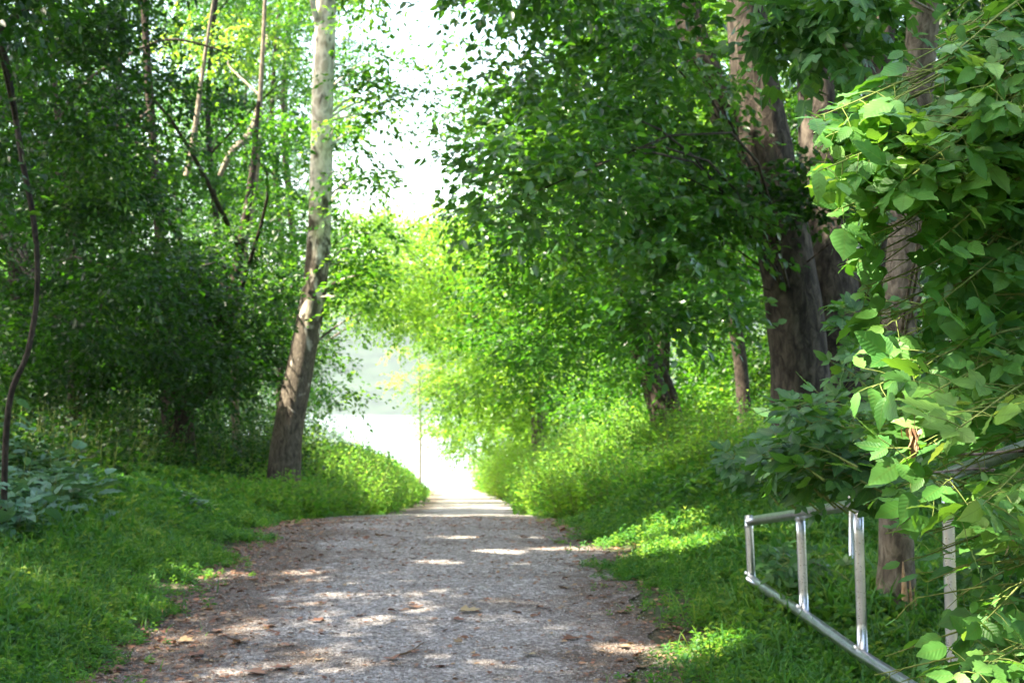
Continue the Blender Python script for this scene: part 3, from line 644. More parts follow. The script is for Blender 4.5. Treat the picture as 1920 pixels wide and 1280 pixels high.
# right background woods
rb = [(1230, 42, 'tall thin'), (1380, 46, 'straight'), (1540, 40, 'twin-stemmed'), (1700, 44, 'broad'), (1860, 38, 'dark'), (2040, 36, 'mossy'), (1450, 60, 'pale'), (1330, 66, 'distant sunlit'), (1180, 58, 'light green')]
for k, (bx, d, w_) in enumerate(rb):
    DM = 2.4
    tree('woodland_tree', '%s leafy background tree in the right-hand woodland behind the big trunks' % w_, 'tree',
         [([gpx(bx, d), P(bx + 14, 500, d), P(bx - 6, 200, d), P(bx + 20, -200, d), P(bx, -400, d)], [.2, .17, .14, .1, .04])],
         [dict(c=rclump(bx - 170, -250, bx + 170, 800, d - 3, d + 3, 84), r=.85, n=20, size=.11, tpl=LEAF4, mat=[M_leaf, M_leaf_bright, M_leaf_shaded][k % 3] if bx < 1500 else M_leaf_shaded, every=12)],
         M_bark_dark, M_leaf, 'background trees of the right woodland', gapr=.2)
    DM = 1.6

# far sunlit trees where the path opens to the river
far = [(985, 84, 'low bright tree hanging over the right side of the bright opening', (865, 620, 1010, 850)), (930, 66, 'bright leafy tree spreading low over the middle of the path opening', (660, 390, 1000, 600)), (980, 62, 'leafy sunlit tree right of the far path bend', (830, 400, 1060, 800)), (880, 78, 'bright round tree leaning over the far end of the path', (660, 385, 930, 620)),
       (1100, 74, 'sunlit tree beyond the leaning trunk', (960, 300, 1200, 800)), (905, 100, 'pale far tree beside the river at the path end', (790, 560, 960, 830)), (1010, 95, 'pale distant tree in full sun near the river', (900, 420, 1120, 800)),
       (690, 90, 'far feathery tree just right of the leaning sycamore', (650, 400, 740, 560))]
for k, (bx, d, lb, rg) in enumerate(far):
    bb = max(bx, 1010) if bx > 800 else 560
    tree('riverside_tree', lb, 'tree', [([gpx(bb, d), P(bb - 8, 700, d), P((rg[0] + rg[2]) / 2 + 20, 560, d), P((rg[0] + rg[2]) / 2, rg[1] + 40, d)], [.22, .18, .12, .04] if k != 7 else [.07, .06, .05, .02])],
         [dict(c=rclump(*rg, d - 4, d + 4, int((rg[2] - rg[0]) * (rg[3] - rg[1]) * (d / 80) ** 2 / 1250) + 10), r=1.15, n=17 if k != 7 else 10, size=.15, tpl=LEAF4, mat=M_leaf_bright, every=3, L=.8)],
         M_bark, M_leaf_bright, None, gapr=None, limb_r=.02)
tree('sapling', 'thin upright sapling with sparse yellow-green leaves standing alone before the bright river', 'sapling',
     [([gpx(788, 105), P(788, 800, 105), P(786, 700, 105), P(788, 560, 105)], [.07, .06, .045, .015])],
     [dict(c=rclump(735, 600, 835, 720, 103, 107, 8), r=.8, n=11, size=.14, tpl=LEAF4, every=1, L=.7),
      dict(c=rclump(750, 720, 880, 810, 103, 107, 5), r=.6, n=8, size=.14, tpl=LEAF4, every=1, L=.7)], M_bark_pale, M_leaf_yellow, gapr=None)

# canopy over the near path, out of the picture above: it gives the shade
can = [(-6.5, 8, 13, 4.4), (-11, 15, 14, 5), (-7, 19, 13, 4.2), (-13, 25, 15, 5), (-16, 8, 14, 5), (-8.5, 1, 13, 5), (9, 20, 14, 5), (9, 30, 14, 5), (-11, 34, 15, 5), (-17, 40, 15, 5.5), (-4.6, 13.5, 15.5, 3.6), (-2, -4, 13, 5), (-20, 30, 15, 5.5), (-12, 46, 15, 5), (-5.5, 26, 12.5, 4), (-10, 30, 12.5, 4.5), (-15, 34, 12.5, 4.5), (14, 8, 13, 5)]
back = [(-9, -9, 7), (-2.5, -14, 8), (8, -13, 8), (14, -6, 7), (-15, -3, 8), (15, 4, 6), (-14, 5, 6.5), (17, 10, 7), (-4, -22, 9), (14, -14, 9), (-16, -16, 9)]
for k, (x, y, z, r) in enumerate(can):
    n_c = int(r * r * 3.6); u = unit(n_c) * (rs.rand(n_c, 1) ** .4); c = np.array([x, y, z]) + u * np.array([r, r, r * .42])
    # foliage that would hang into the picture is pruned by height: frame top at this distance
    c = c[c[:, 2] > EZ + np.maximum(c[:, 1], 1) * .235 + 1.1]
    if len(c) < 4: continue
    bx_ = x if abs(x) > 5 else (-8.5 if x < 0 else 7)
    side_ = ['left', 'right'][int(bx_ > 0)]
    tree('canopy_tree', 'tall broad canopy tree shading the path from the %s' % side_, 'tree',
         [([(bx_, y, G(bx_, y) - .1), (bx_, y, z * .5), (x, y, z), (x, y, z + r * .3)], [.26, .22, .15, .05])] if abs(bx_) / max(y, 1) > .3 or y < 3 else
         [([(math.copysign(max(abs(x), y * .34), bx_), y, G(bx_, y) - .1), (math.copysign(max(abs(x), y * .34), bx_), y, z * .5), (x, y, z), (x, y, z + r * .3)], [.26, .22, .15, .05])],
         [dict(c=c, r=1.0, n=34, size=.17, tpl=LEAF4, mat=M_leaf_shaded, every=8, L=.8, upj=.4, gf=True)], M_bark_dark, M_leaf_shaded, 'tall trees shading the path', gapr=0.0, limb_r=.03)

for (x, y, z) in back:  # unseen trees added around the camera side to deepen the shade
    u = unit(110) * (rs.rand(110, 1) ** .4); c = np.array([x, y, z]) + u * np.array([5, 5, 5.2])
    c = c[(c[:, 2] > .6) & (np.abs(c[:, 0]) + np.maximum(0, -c[:, 1] - 1) > 3.6) & ((c[:, 1] < 0) | (np.abs(c[:, 0]) > .4 * c[:, 1] + 2))]
    tree('woodland_tree', 'leafy tree of the wood on the near side, out of the picture', 'tree', [([(x, y, G(x, y) - .1), (x + .2, y, z * .6), (x, y, z + 3)], [.26, .2, .06])],
         [dict(c=c, r=1.0, n=26, size=.19, tpl=LEAF4, mat=M_leaf_shaded, every=9, L=.8, gf=True)], M_bark_dark, M_leaf_shaded, 'added unseen trees on the near side', gapr=0.0)

# ------------------------------------------------------------------ undergrowth shrubs (each a thing)
def shrub(name, label, x, y, r, h, mat, size=.06, n=90, K=12, group=None, tpl=LEAF4, tb=0, upj=.7, wid=.05):
    z = G(x, y); root = thing(name, label, 'shrub', (x, y, z), group)
    a = rs.rand(n) * 6.283; q = np.sqrt(rs.rand(n)) * r * .7
    o = np.stack([x + np.cos(a) * q, y + np.sin(a) * q, np.zeros(n)], 1); o[:, 2] = ground(o[:, 0], o[:, 1]) - .02
    d = np.stack([np.cos(a) * q / r * .6 + rs.normal(size=n) * .2, np.sin(a) * q / r * .6 + rs.normal(size=n) * .2, np.ones(n)], 1); d /= np.linalg.norm(d, axis=1, keepdims=True)
    ln = h * (.55 + .5 * rs.rand(n)) * (1 - .35 * (q / r / .7) ** 2)
    TB = Tubes(); LV = Leaves()
    for i in range(0, n, 2):
        TB.add([o[i], o[i] + d[i] * ln[i] * .5, o[i] + d[i] * ln[i]], [.006, .004, .002], 3)
    ct = rs.rand(n)
    for k in range(K):
        t = .12 + .88 * (k + rs.rand(n)) / K
        aa = rs.rand(n) * 6.283; xd = np.stack([np.cos(aa), np.sin(aa), .25 + .3 * rs.normal(size=n)], 1)
        pos = o + d * (ln * t)[:, None] + xd * (wid + .12 * (1 - t) * r)[:, None]
        nr = rs.normal(size=(n, 3)) * upj; nr[:, 2] += 1
        LV.add(tpl, pos, frames(xd, nr), size * (.7 + .6 * rs.rand(n)) * (1.15 - .4 * t), np.clip(.55 * rs.rand(n) + .45 * ct + tb, 0, 1))
    TB.build('stem', M_twig_green, root); LV.build('foliage', mat, root, uv=mat in (M_hero, M_hero_dark, M_broad))
    return root
WE = ['feathery', 'bushy', 'dense', 'loose', 'leaning', 'arching', 'tangled', 'rounded', 'ragged', 'fine-leaved']
k = 0
for (px, d, r, h) in [(585, 29, .75, .95), (640, 31, .8, 1.0), (690, 34, .85, 1.05), (725, 38, .8, 1.1), (760, 43, .8, 1.1), (640, 38, 1.2, 1.9), (560, 34, 1.2, 1.7), (600, 44, 1.5, 2.2), (690, 50, 1.2, 1.9), (480, 28, .9, .9), (740, 56, 1.2, 1.6), (770, 64, 1.2, 1.4), (650, 26, .5, .5), (560, 25.5, .6, .75), (510, 25, .6, .8), (540, 24.2, .5, .6), (590, 26, .5, .8), (470, 24.6, .6, .7)]:
    x = (px - 960) / F * d
    e_, lf = edge_dist(np.array(x), np.array(float(d)))
    if e_ < r * .45: x -= (r * .45 - float(e_))
    shrub('tall_weed', 'tall %s sunlit green weed clump on the left bank beside the sycamore' % WE[k % 10], x, d, r, h * .85, M_weed, .075, int(170 * r * r + 70), 14, 'tall weeds along the left bank', tb=.1); k += 1
k = 0
for (px, d, r, h) in [(985, 34, .7, .9), (1010, 30, .7, .9), (1060, 27, .8, .9), (1120, 25, .8, .95), (1190, 24, .8, .9), (1260, 23, .8, .9), (1340, 22.5, .8, 1.0), (1420, 22, .8, .95), (1000, 44, 1.2, 1.6), (1080, 38, 1.2, 1.5), (1160, 34, 1.2, 1.4), (1240, 30, 1.1, 1.3), (1330, 29, 1.1, 1.2), (960, 60, 1.5, 1.8), (1400, 28, 1.1, 1.3), (950, 80, 2.0, 2.0), (1120, 50, 2, 2.2), (1300, 45, 2, 2.2), (960, 50, .9, 1.1), (955, 95, 2.4, 3.4), (930, 112, 2.4, 3.4), (985, 78, 2.2, 3.2)]:
    x = (px - 960) / F * d
    e_, lf = edge_dist(np.array(x), np.array(float(d)))
    if e_ < r * .5: x += (r * .5 - float(e_))
    shrub('roadside_bush', '%s green bush of small leaves on the right bank' % WE[k % 10], x, d, r, h, M_weed if k % 3 else M_leaf_bright, .07 if d < 40 else .11, int(190 * r * r + 70), 14, 'bushes along the right bank', tb=.1 if d > 30 else -.1); k += 1
k = 0
for (px, d, r, h) in [(40, 21, 1.0, 1.2), (150, 23, 1.0, 1.2), (250, 26, 1.0, 1.1), (400, 27, .9, 1.0), (-60, 19, 1.0, 1.3), (90, 27, 1.2, 1.7), (210, 30, 1.3, 1.8), (460, 31, 1.1, 1.6), (520, 33, .9, 1.7), (420, 35, 1.3, 2.2), (280, 35, 1.4, 2.3), (120, 34, 1.5, 2.4), (0, 30, 1.5, 2.4)]:
    x = (px - 960) / F * d
    shrub('woodland_shrub', '%s dark green shrub at the shaded foot of the left woodland' % WE[k % 10], x, d, r, h, M_leaf_shaded, .085, int(110 * r * r + 60), 13, 'shrubs under the left woodland'); k += 1
# broad grey-green leaved plants bottom left, sky sheen painted into their colour
k = 0
for (px, d, r, h, tl) in [(60, 17.0, .34, .7, 'wide'), (110, 17.6, .32, .7, 'outer'), (20, 17.4, .36, .85, 'largest'), (85, 18, .34, .75, 'broad second'), (130, 18.6, .28, .6, 'small low'), (-40, 16.5, .35, 1.0, 'leaning'), (345, 20.5, .25, .4, 'low solitary'), (70, 19.5, .36, 1.05, 'rear'), (0, 19, .38, 1.25, 'tallest rear'), (130, 17.2, .24, .4, 'nearest short'), (40, 16.4, .3, .6, 'front'), (-10, 15.8, .3, .8, 'corner')]:
    x = (px - 960) / F * d
    shrub('broadleaf_plant', '%s broad grey-green leaved plant with painted sky sheen at the left edge of the grass' % tl, x, d, r, h, M_broad, .23, 22, 7, 'broad-leaved plants at the left edge', tpl=OV[2], upj=.3, wid=.02); k += 1

# ------------------------------------------------------------------ grass verges (stuff)
def scatter(n, x0, x1, y0, y1, power=1.0):
    x = rs.uniform(x0, x1, n); y = y0 + (y1 - y0) * rs.rand(n) ** power; return x, y
HB = [herb(7, 1), herb(6, 2, .8), herb(8, 3)]
HB2 = [herb(5, 8, .8), herb(6, 9, .6)]
for t__ in HB2: t__[0][4:, :2] *= 1.5
def verge(name, label, left):
    LV = Leaves()
    for (n, y0, y1, size, tpls, ex) in [(3500, 10.5, 17, .24, HB2, 0), (42000, 10.5, 18, .22, HB, 0), (34000, 18, 30, .3, HB, 0), (24000, 30, 60, .42, HB, 0), (16000, 60, 135, .6, HB, 0), (3000, 12, 26, .28, HB2, 0), (46000, 10.5, 22, .27, [BLADE], 0), (20000, 22, 40, .32, [BLADE], 0)]:
        y = rs.uniform(y0, y1, n)
        wmax = np.minimum(8.5, 2 + y * .27)
        e = rs.rand(n) ** .8 * wmax - .45
        c = _pc(y); x = np.where(left, c - halfw(y, -1) - e, c + halfw(y, 1) + e)
        pr = np.clip((e + .10 + .35 * wob(x, y, 1.6, .5) + .2 * wob(x, y, 4.5, 3.)) / .5, .015, 1)
        if not left: pr = pr * np.clip(.35 + .6 * (wob(x, y, 2.0, 4.0) + .6) + (y > 16) * .8, .15, 1)
        if not left: pr = pr * np.where((y < 15) & (e < 1.1), np.clip(.22 + .5 * e, .12, 1), 1)
        # light only fields in view
        keep = (rs.rand(n) < pr) & (np.abs(x / y) < .36)
        x, y, e = x[keep], y[keep], e[keep]; m = len(x)
        pos = np.stack([x, y, ground(x, y) - .01], 1)
        a = rs.rand(m) * 6.283; xd = np.stack([np.cos(a), np.sin(a), rs.normal(size=m) * .25], 1)
        zd = np.stack([rs.normal(size=m) * .3, rs.normal(size=m) * .3, np.ones(m)], 1)
        Rm = frames(xd, zd)
        hgt = size * (.45 + .75 * rs.rand(m)) * np.clip(.45 + e * .6, .4, 1.25) * (1 + .35 * wob(x, y, 1.1, 6.))
        tint = np.clip(.42 + .16 * wob(x, y, .9, 1.) + rs.normal(size=m) * .25, 0, 1)
        s3 = np.stack([np.maximum(hgt, size * .6), np.maximum(hgt, size * .6), hgt], 1)
        ch = rs.randint(0, len(tpls), m)
        for i, tp in enumerate(tpls):
            s_ = ch == i; LV.add(tp, pos[s_], Rm[s_], s3[s_], tint[s_])
    tag(LV.build(name, M_grass), label, 'grass', kind='stuff')
verge('grass', 'lush low grass and herbs covering the left verge of the path', True)
verge('grass', 'short grass thinning to bare litter on the right verge beside the gate', False)

# gravel stones & litter (stuff)
ICO = T([(0, 0, .5), (.5, 0, 0), (0, .45, 0), (-.5, 0, 0.05), (0, -.5, 0), (0, 0, -.3)], [(0, 1, 2), (0, 2, 3), (0, 3, 4), (0, 4, 1), (5, 2, 1), (5, 3, 2), (5, 4, 3), (5, 1, 4)])
m_st, t_st, b_st = newmat('stone_grey'); at_ = N(t_st, 'ShaderNodeAttribute', attribute_name='tint')
rr_ = ramp(t_st, [(0, (.10, .085, .07)), (.5, (.26, .24, .215)), (1, (.52, .50, .47))], at_.outputs['Fac']); t_st.links.new(rr_.outputs[0], b_st.inputs['Base Color']); b_st.inputs['Roughness'].default_value = .9
LV = Leaves(); n = 42000
y = 11 + 19 * rs.rand(n) ** 1.4; x = _pc(y) + rs.uniform(-1.75, 1.8, n)
pos = np.stack([x, y, ground(x, y) + .006], 1); a = rs.rand(n) * 6.283
LV.add(ICO, pos, frames(np.stack([np.cos(a), np.sin(a), rs.normal(size=n) * .2], 1), np.stack([rs.normal(size=n) * .3, rs.normal(size=n) * .3, np.ones(n)], 1)),
       np.stack([.008 + .016 * rs.rand(n) ** 3, .008 + .014 * rs.rand(n) ** 3, .006 + .01 * rs.rand(n) ** 3], 1), rs.rand(n))
tag(LV.build('gravel', m_st), 'loose grey gravel stones covering the path', 'gravel', kind='stuff')
LV = Leaves(); n = 9500
y = 10.8 + 14 * rs.rand(n) ** 1.2; sd = rs.rand(n)
e = rs.exponential(.35, n) - .05
x = np.where(sd < .42, _pc(y) - 1.74 + e * 1.2, np.where(sd < .72, _pc(y) + 1.95 + rs.normal(size=n) * .36, _pc(y) + rs.uniform(-1.7, 1.7, n)))
pos = np.stack([x, y, ground(x, y) + .014], 1); a = rs.rand(n) * 6.283
LV.add(LEAF6, pos, frames(np.stack([np.cos(a), np.sin(a), rs.normal(size=n) * .12], 1), np.stack([rs.normal(size=n) * .25, rs.normal(size=n) * .25, np.ones(n)], 1)), .02 + .05 * rs.rand(n) ** 2, rs.rand(n) * .85)
tag(LV.build('leaf_litter', M_dry), 'crumbled brown leaf litter along both edges of the path', 'leaf litter', kind='stuff')

# fallen leaves: every one a thing
def fallen(x, y, s, rot, tint, label, group=None, curl=.25):
    LV = Leaves(); tp = (MAPLE[0].copy(), MAPLE[1], MAPLE[2])
    v = tp[0]; v[:, 2] = np.abs(v[:, 1]) * curl + curl * .6 * (v[:, 0] - .4) ** 2 + rs.rand(len(v)) * .07
    z = float(ground(x, y)) + .012
    LV.add(tp, np.array([[0, 0, 0.]]), frames(np.array([[math.cos(rot), math.sin(rot), rs.normal() * .06]]), np.array([[rs.normal() * .12, rs.normal() * .12, 1.]])), np.array([s]), np.array([tint]))
    o = LV.build('fallen_leaf', M_dry); o.location = (x, y, z); tag(o, label, 'fallen leaf', group); return o
for (px, py, s, tt_, lb) in [(380, 1230, .17, .25, 'brown dry leaf lying flat at the lower left of the gravel path'), (540, 1213, .14, .15, 'reddish brown fallen leaf on gravel, left of the path centre'),
                             (598, 1240, .11, .85, 'small tan fallen leaf behind the pinkish one near the bottom of the path'), (470, 1262, .2, .5, 'wide pinkish tan fallen leaf nearest the bottom of the path'),
                             (735, 1235, .15, .1, 'curled dark brown leaf at the bottom centre of the path'), (865, 1148, .19, 1.0, 'large pale yellow-tan leaf in the middle of the path'),
                             (850, 1163, .13, .05, 'dark ragged leaf just in front of the pale yellow-tan leaf'), (603, 1166, .13, .2, 'dark edged brown leaf in the sun patch left of centre'),
                             (500, 1178, .17, .4, 'orange brown leaf left of the dark edged one'), (1075, 1198, .15, .15, 'dark brown leaf right of the path centre'),
                             (990, 1228, .12, .98, 'pale grey-tan leaf lying on gravel at lower right'), (232, 1255, .16, .3, 'orange brown leaf at the grass edge, bottom left corner of the path'), (1270, 1205, .16, .2, 'reddish leaf by the grass at the right path edge')]:
    x, y = gat(px, py); fallen(x, y, s * .82, rs.rand() * 6.28, tt_, lb)
for k in range(110):
    y = 11.2 + 12 * rs.rand() ** 1.3; u_ = rs.rand()
    x = float(_pc(y)) + (rs.uniform(-1.8, 1.7) if u_ < .4 else (rs.normal() * .35 - 1.5 if u_ < .68 else rs.normal() * .42 + 2.1))
    fallen(x, y, .06 + .09 * rs.rand(), rs.rand() * 6.28, rs.rand() * .9, 'dry brown fallen leaf scattered on the gravel path or its grassy edge', 'small dry leaves scattered over the path', .15 + .3 * rs.rand())
TBk = Tubes(); a1 = gat(745, 1232); a2 = gat(795, 1210)
TBk.add(spline([(a1[0], a1[1], G(*a1) + .02), ((a1[0] + a2[0]) / 2, (a1[1] + a2[1]) / 2 - .1, G(*a1) + .03), (a2[0], a2[1], G(*a2) + .03)], 8), np.linspace(.008, .003, 8)[:len(spline([(0, 0, 0), (1, 1, 1), (2, 2, 2)], 8))], 5)
tag(TBk.build('twig', M_twig), 'thin bent dark twig lying on the gravel near the bottom of the path', 'twig')

# ------------------------------------------------------------------ steel gate
def gx(d): return 1.74 + .111 * (14 - d)
gate = thing('swing_gate', 'silver galvanised pipe gate swung open along the right verge, half hidden in leaves', 'gate', (gx(9.0), 9.0, G(gx(9.0), 9.0)))
topz = [(14.05, EZ - .848), (12.6, EZ - .71), (11.3, EZ - .58), (9.74, EZ - .353), (8.66, EZ - .188), (7.6, EZ - .02)]
botz = [(14.05, EZ - 1.262), (12.6, EZ - 1.354), (11.3, EZ - 1.457), (10.38, EZ - 1.506), (9.74, EZ - 1.53), (7.6, EZ - 1.58)]
def zt(d): return float(np.interp(-d, [-a for a, b in topz], [b for a, b in topz]))
def zb(d): return float(np.interp(-d, [-a for a, b in botz], [b for a, b in botz]))
def pipe(name, pts, r, seg=20, caps=True, parent=gate):
    t_ = Tubes(); t_.add(pts, [r] * len(pts), seg, caps=caps); return t_.build(name, M_steel, parent)
dd = np.linspace(14.0, 7.6, 24)
pipe('top_rail', [(gx(d), d, zt(d)) for d in dd], .035)
pipe('bottom_rail', [(gx(d), d, zb(d)) for d in dd], .035)
for d, r in [(14.05, .031), (12.6, .031), (11.3, .031), (9.74, .031), (8.2, .031)]:
    ext = .045 if d > 14 else -.01
    lean = .035
    n0 = zb(d) - ext; n1 = zt(d) + ext
    # the foot of each upright leans slightly towards the path side of the picture as in the photo
    pipe('upright', [(gx(d) + .02 * (1 - t), d - .02 * (1 - t), n0 + (n1 - n0) * t) for t in np.linspace(0, 1, 6)], r)
    for zz in (zb(d), zt(d)):
        s_ = 1 if zz == zb(d) else -1
        t_ = Tubes(); t_.add([(gx(d), d, zz + s_ * .030), (gx(d), d, zz + s_ * .040), (gx(d), d, zz + s_ * .05)], [r + .003, r + .003, r + .0005], 16); t_.build('weld_collar', M_steel, gate)
hp = (gx(7.5) + .02, 7.5)
pipe('hinge_post', [(hp[0], hp[1], G(*hp) - .1), (hp[0], hp[1], EZ + .05)], .055)
for z_ in (zt(7.6), zb(7.6)):
    pipe('hinge', [(gx(7.7), 7.7, z_), (hp[0], hp[1], z_)], .045)
gp = thing('steel_post', 'thin silver steel post standing behind the open gate, crossed by creeper leaves', 'post', (P(1597, 1150, 14.8)[0], 14.8, G(P(1597, 1150, 14.8)[0], 14.8)))
pb = P(1598, 1150, 14.8); pipe('shaft', [(pb[0], 14.8, G(pb[0], 14.8) - .1), (pb[0] - .0, 14.8, 1.0), (P(1586, 808, 14.8)[0], 14.8, P(1586, 808, 14.8)[2])], .024, 14, True, gp)
ct_ = Tubes(); tp_ = P(1586, 808, 14.8); ct_.add([tp_ + np.array([0, 0, -.03]), tp_ + np.array([0, 0, .012]), tp_ + np.array([0, 0, .022])], [.028, .028, .012], 14, caps=True); ct_.build('cap', M_steel, gp)

# ------------------------------------------------------------------ foreground box elder and creepers
def allowed(px, py, soft=1.0):
    """where the near branches leave openings over the gate and the trunk base"""
    rail = 838 + (1925 - px) * .29
    ok = np.ones(len(px))
    ok = np.where((px > 1745) & (np.abs(py - rail) < 30), .03, ok)
    edge = np.interp(py, [-50, 60, 100, 180, 310, 370, 460, 520, 560, 700, 780, 850, 930, 960, 1000, 1100, 1150, 1200, 1280], [1880, 1790, 1690, 1545, 1525, 1560, 1580, 1610, 1600, 1600, 1600, 1590, 1590, 1610, 1640, 1670, 1700, 1670, 1600])
    edge = edge - 12 + 26 * np.sin(py * .045 + 1) * (py < 900) + 14 * np.sin(py * .11)
    ok = np.where(px < edge, .0, ok)
    ok = np.where((px > 1625) & (px < 1765) & (py > 1005) & (py < 1190), .12, ok)
    ok = np.where((px > 1745) & (px < 1810) & (py > 920) & (py < 1240), .32, ok)
    ok = np.where((px > 1810) & (py > 1040) & (py < 1130), .45, ok)
    ok = np.where((px > 1690) & (px < 1765) & (py < 200), .08, ok)
    ok = np.where((px > 1655) & (px < 1735) & (py > 395) & (py < 620), .12, ok)
    ok = np.where((px > 1600) & (px < 1725) & (py > 1205) & (py < 1290), .2, ok)
    return np.where(ok < .9, ok ** soft, ok)
def compound(LV, TB, node, dirv, nrm, size, tint, leaflets=3, pet=.07, tpls=None, mask=True):
    tpls = tpls or OV
    dirv = dirv / np.linalg.norm(dirv)
    tip = node + dirv * pet
    side = np.cross(nrm, dirv); side /= np.linalg.norm(side) + 1e-9
    put = 0
    dirs = [dirv, dirv * .55 + side * .85, dirv * .55 - side * .85, -dirv * .1 + side, -dirv * .1 - side][:leaflets]
    pos = [tip + dirv * .012, tip, tip, node + dirv * pet * .5, node + dirv * pet * .5][:leaflets]
    for i, (p, dv) in enumerate(zip(pos, dirs)):
        nn = nrm + rs.normal(size=3) * .28
        s_ = size * (1.1 if i == 0 else .88) * (.75 + .5 * rs.rand())
        hid = False
        for f_ in (.25, .6, .95):
            qx, qy = topx(p + dv / np.linalg.norm(dv) * s_ * f_)
            if mask and rs.rand() > allowed(qx, qy, .6 if f_ != .6 else 1)[0]: hid = True
        if hid: continue
        put += 1
        LV.add(tpls[rs.randint(len(tpls))], p[None], frames(dv[None], nn[None]), np.array([[s_, s_ * (.9 + .3 * rs.rand()), s_]]), np.array([np.clip(tint + rs.normal() * .1, 0, 1)]))
    if put: TB.add([node, (node + tip) / 2 + nrm * .004, tip], [.0016, .0013, .001], 4)
def fg_tree(name, label, base, stems, branches, mat, size=.085, node=.085, leaflets=3, tint=(.2, .7), mask=True, cat='tree', facing=.26):
    root = thing(name, label, cat, base); TB = Tubes(); LV = Leaves(); TB2 = Tubes()
    for pts, rad in stems: trunk_tube(TB, pts, rad, 20, 10, .05)
    for (a, b, sag, tb) in branches:
        L = np.linalg.norm(b - a); mid = (a + b) / 2 + np.array([0, 0, sag * L])
        c = spline([a, mid, b], max(8, int(L / .05))); n = len(c)
        TB2.add(c, np.linspace(.006, .0018, n), 5)
        seg = np.linalg.norm(np.diff(c, axis=0), axis=1).mean(); step = max(1, int(node / seg))
        for i in range(2, n, step):
            tg = c[min(i + 1, n - 1)] - c[max(i - 1, 0)]; tg /= np.linalg.norm(tg) + 1e-9
            nrm = np.array([-.12, -facing, .8]) + rs.normal(size=3) * .33; nrm /= np.linalg.norm(nrm)
            sd = np.cross(nrm, tg); sd /= np.linalg.norm(sd) + 1e-9
            for s_ in (1, -1):
                if rs.rand() < .08: continue
                dv = tg * .5 + sd * s_ * .8 + rs.normal(size=3) * .25; dv[2] -= .05
                nd = c[i]; qx, qy = topx(nd + dv * size * 1.3)
                compound(LV, TB2, nd, dv, nrm, size * (.7 + .6 * rs.rand()), tb + rs.normal() * .12, leaflets, .05 + .05 * rs.rand(), mask=mask)
        dv = c[-1] - c[-2]; nrm = np.array([0, -facing, .75]) + rs.normal(size=3) * .25
        qx, qy = topx(c[-1])
        compound(LV, TB2, c[-1], dv, nrm, size * 1.1, tb, leaflets, .03, mask=mask)
    TB.build('trunk', M_bark, root) if stems else None
    TB2.build('branch', M_twig_green, root); LV.build('foliage', mat, root, uv=True, smooth=True)
    return root
def br(x0, y0, d0, x1, y1, d1, sag=.06, tb=.4): return (P(x0, y0, d0), P(x1, y1, d1), sag, tb)

B = []
# upper box elder: branches come in from the right edge
for (y0, x1, y1, d1, tb) in [(-120, 1850, 60, 5.2, .35), (-60, 1800, 150, 5.0, .4), (20, 1700, 165, 4.9, .45), (60, 1640, 205, 5.0, .4), (100, 1585, 225, 5.0, .45), (160, 1680, 290, 4.8, .5),
                             (150, 1570, 300, 5.0, .45), (230, 1620, 400, 4.9, .45), (200, 1740, 330, 4.7, .6), (260, 1640, 450, 5.2, .3), (300, 1700, 420, 4.8, .4), (-40, 1900, 200, 4.6, .4), (330, 1780, 500, 5, .35),
                             (120, 1800, 420, 5.2, .3), (60, 1830, 300, 5.1, .35), (-100, 1760, 30, 5.6, .3), (180, 1760, 240, 5.5, .3)]:
    for _q in range(2): B.append(br(2060, y0 + _q * 40, 5.3 + rs.rand() * .4, x1 + rs.uniform(-10, 30), y1 + _q * rs.uniform(-40, 40), d1, .05 + .05 * rs.rand(), tb + .1 * rs.rand()))
for (x1, y1, d1) in [(1545, 215, 4.8), (1565, 250, 4.9), (1550, 315, 4.7), (1580, 300, 5.0), (1600, 330, 5.0), (1580, 390, 4.8), (1600, 455, 4.9), (1650, 385, 5.0), (1660, 300, 4.8), (1700, 335, 4.7), (1620, 265, 5.1), (1690, 180, 4.8), (1720, 110, 4.9), (1800, 90, 4.7), (1790, 240, 4.6), (1610, 420, 5.0), (1640, 330, 4.9), (1650, 470, 5.1), (1700, 400, 4.8), (1740, 300, 4.7), (1630, 540, 5.1), (1700, 520, 4.9), (1760, 450, 4.7), (1680, 600, 5.0), (1720, 250, 5.0), (1640, 590, 5.2), (1780, 340, 4.8), (1850, 160, 4.6), (1770, 560, 4.8)]:
    B.append(br(2040, y1 - rs.uniform(90, 150), 5.2, x1, y1, d1, .07, rs.uniform(.4, .7)))
for k in range(28):
    y1 = rs.uniform(0, 560); x1 = rs.uniform(1680 + max(0, 200 - y1) * .5, 1900)
    B.append(br(2060, y1 - rs.uniform(40, 160), rs.uniform(5, 6.5), x1, y1, rs.uniform(4.8, 6.4), .06, rs.uniform(.25, .65)))
bx0 = P(2120, 760, 5.6); bx0[2] = G(bx0[0], bx0[1]) - .05
fg_tree('box_elder_sapling', 'young box elder whose large bright three-part leaves fill the upper right edge', bx0,
        [([bx0, P(2110, 700, 5.6), P(2080, 200, 5.6), P(2050, -300, 5.6)], [.03, .028, .022, .012])], B, M_hero, .074)
B = []
for (y0, x1, y1, d1, tb) in [(520, 1620, 610, 5.2, .3), (600, 1650, 720, 4.7, .5), (640, 1740, 740, 4.6, .55), (700, 1700, 860, 4.7, .5), (720, 1800, 800, 4.3, .95), (780, 1640, 800, 5.4, .3),
                             (660, 1800, 690, 4.9, .4), (560, 1700, 600, 5.2, .3), (820, 1850, 940, 4.4, .85), (900, 1800, 970, 4.5, .7), (880, 1720, 940, 5.0, .5), (740, 1780, 900, 5.0, .4), (860, 1900, 1040, 4.4, .9)]:
    B.append(br(2070, y0, 5.2 + rs.rand() * .4, x1, y1, d1, .05, tb))
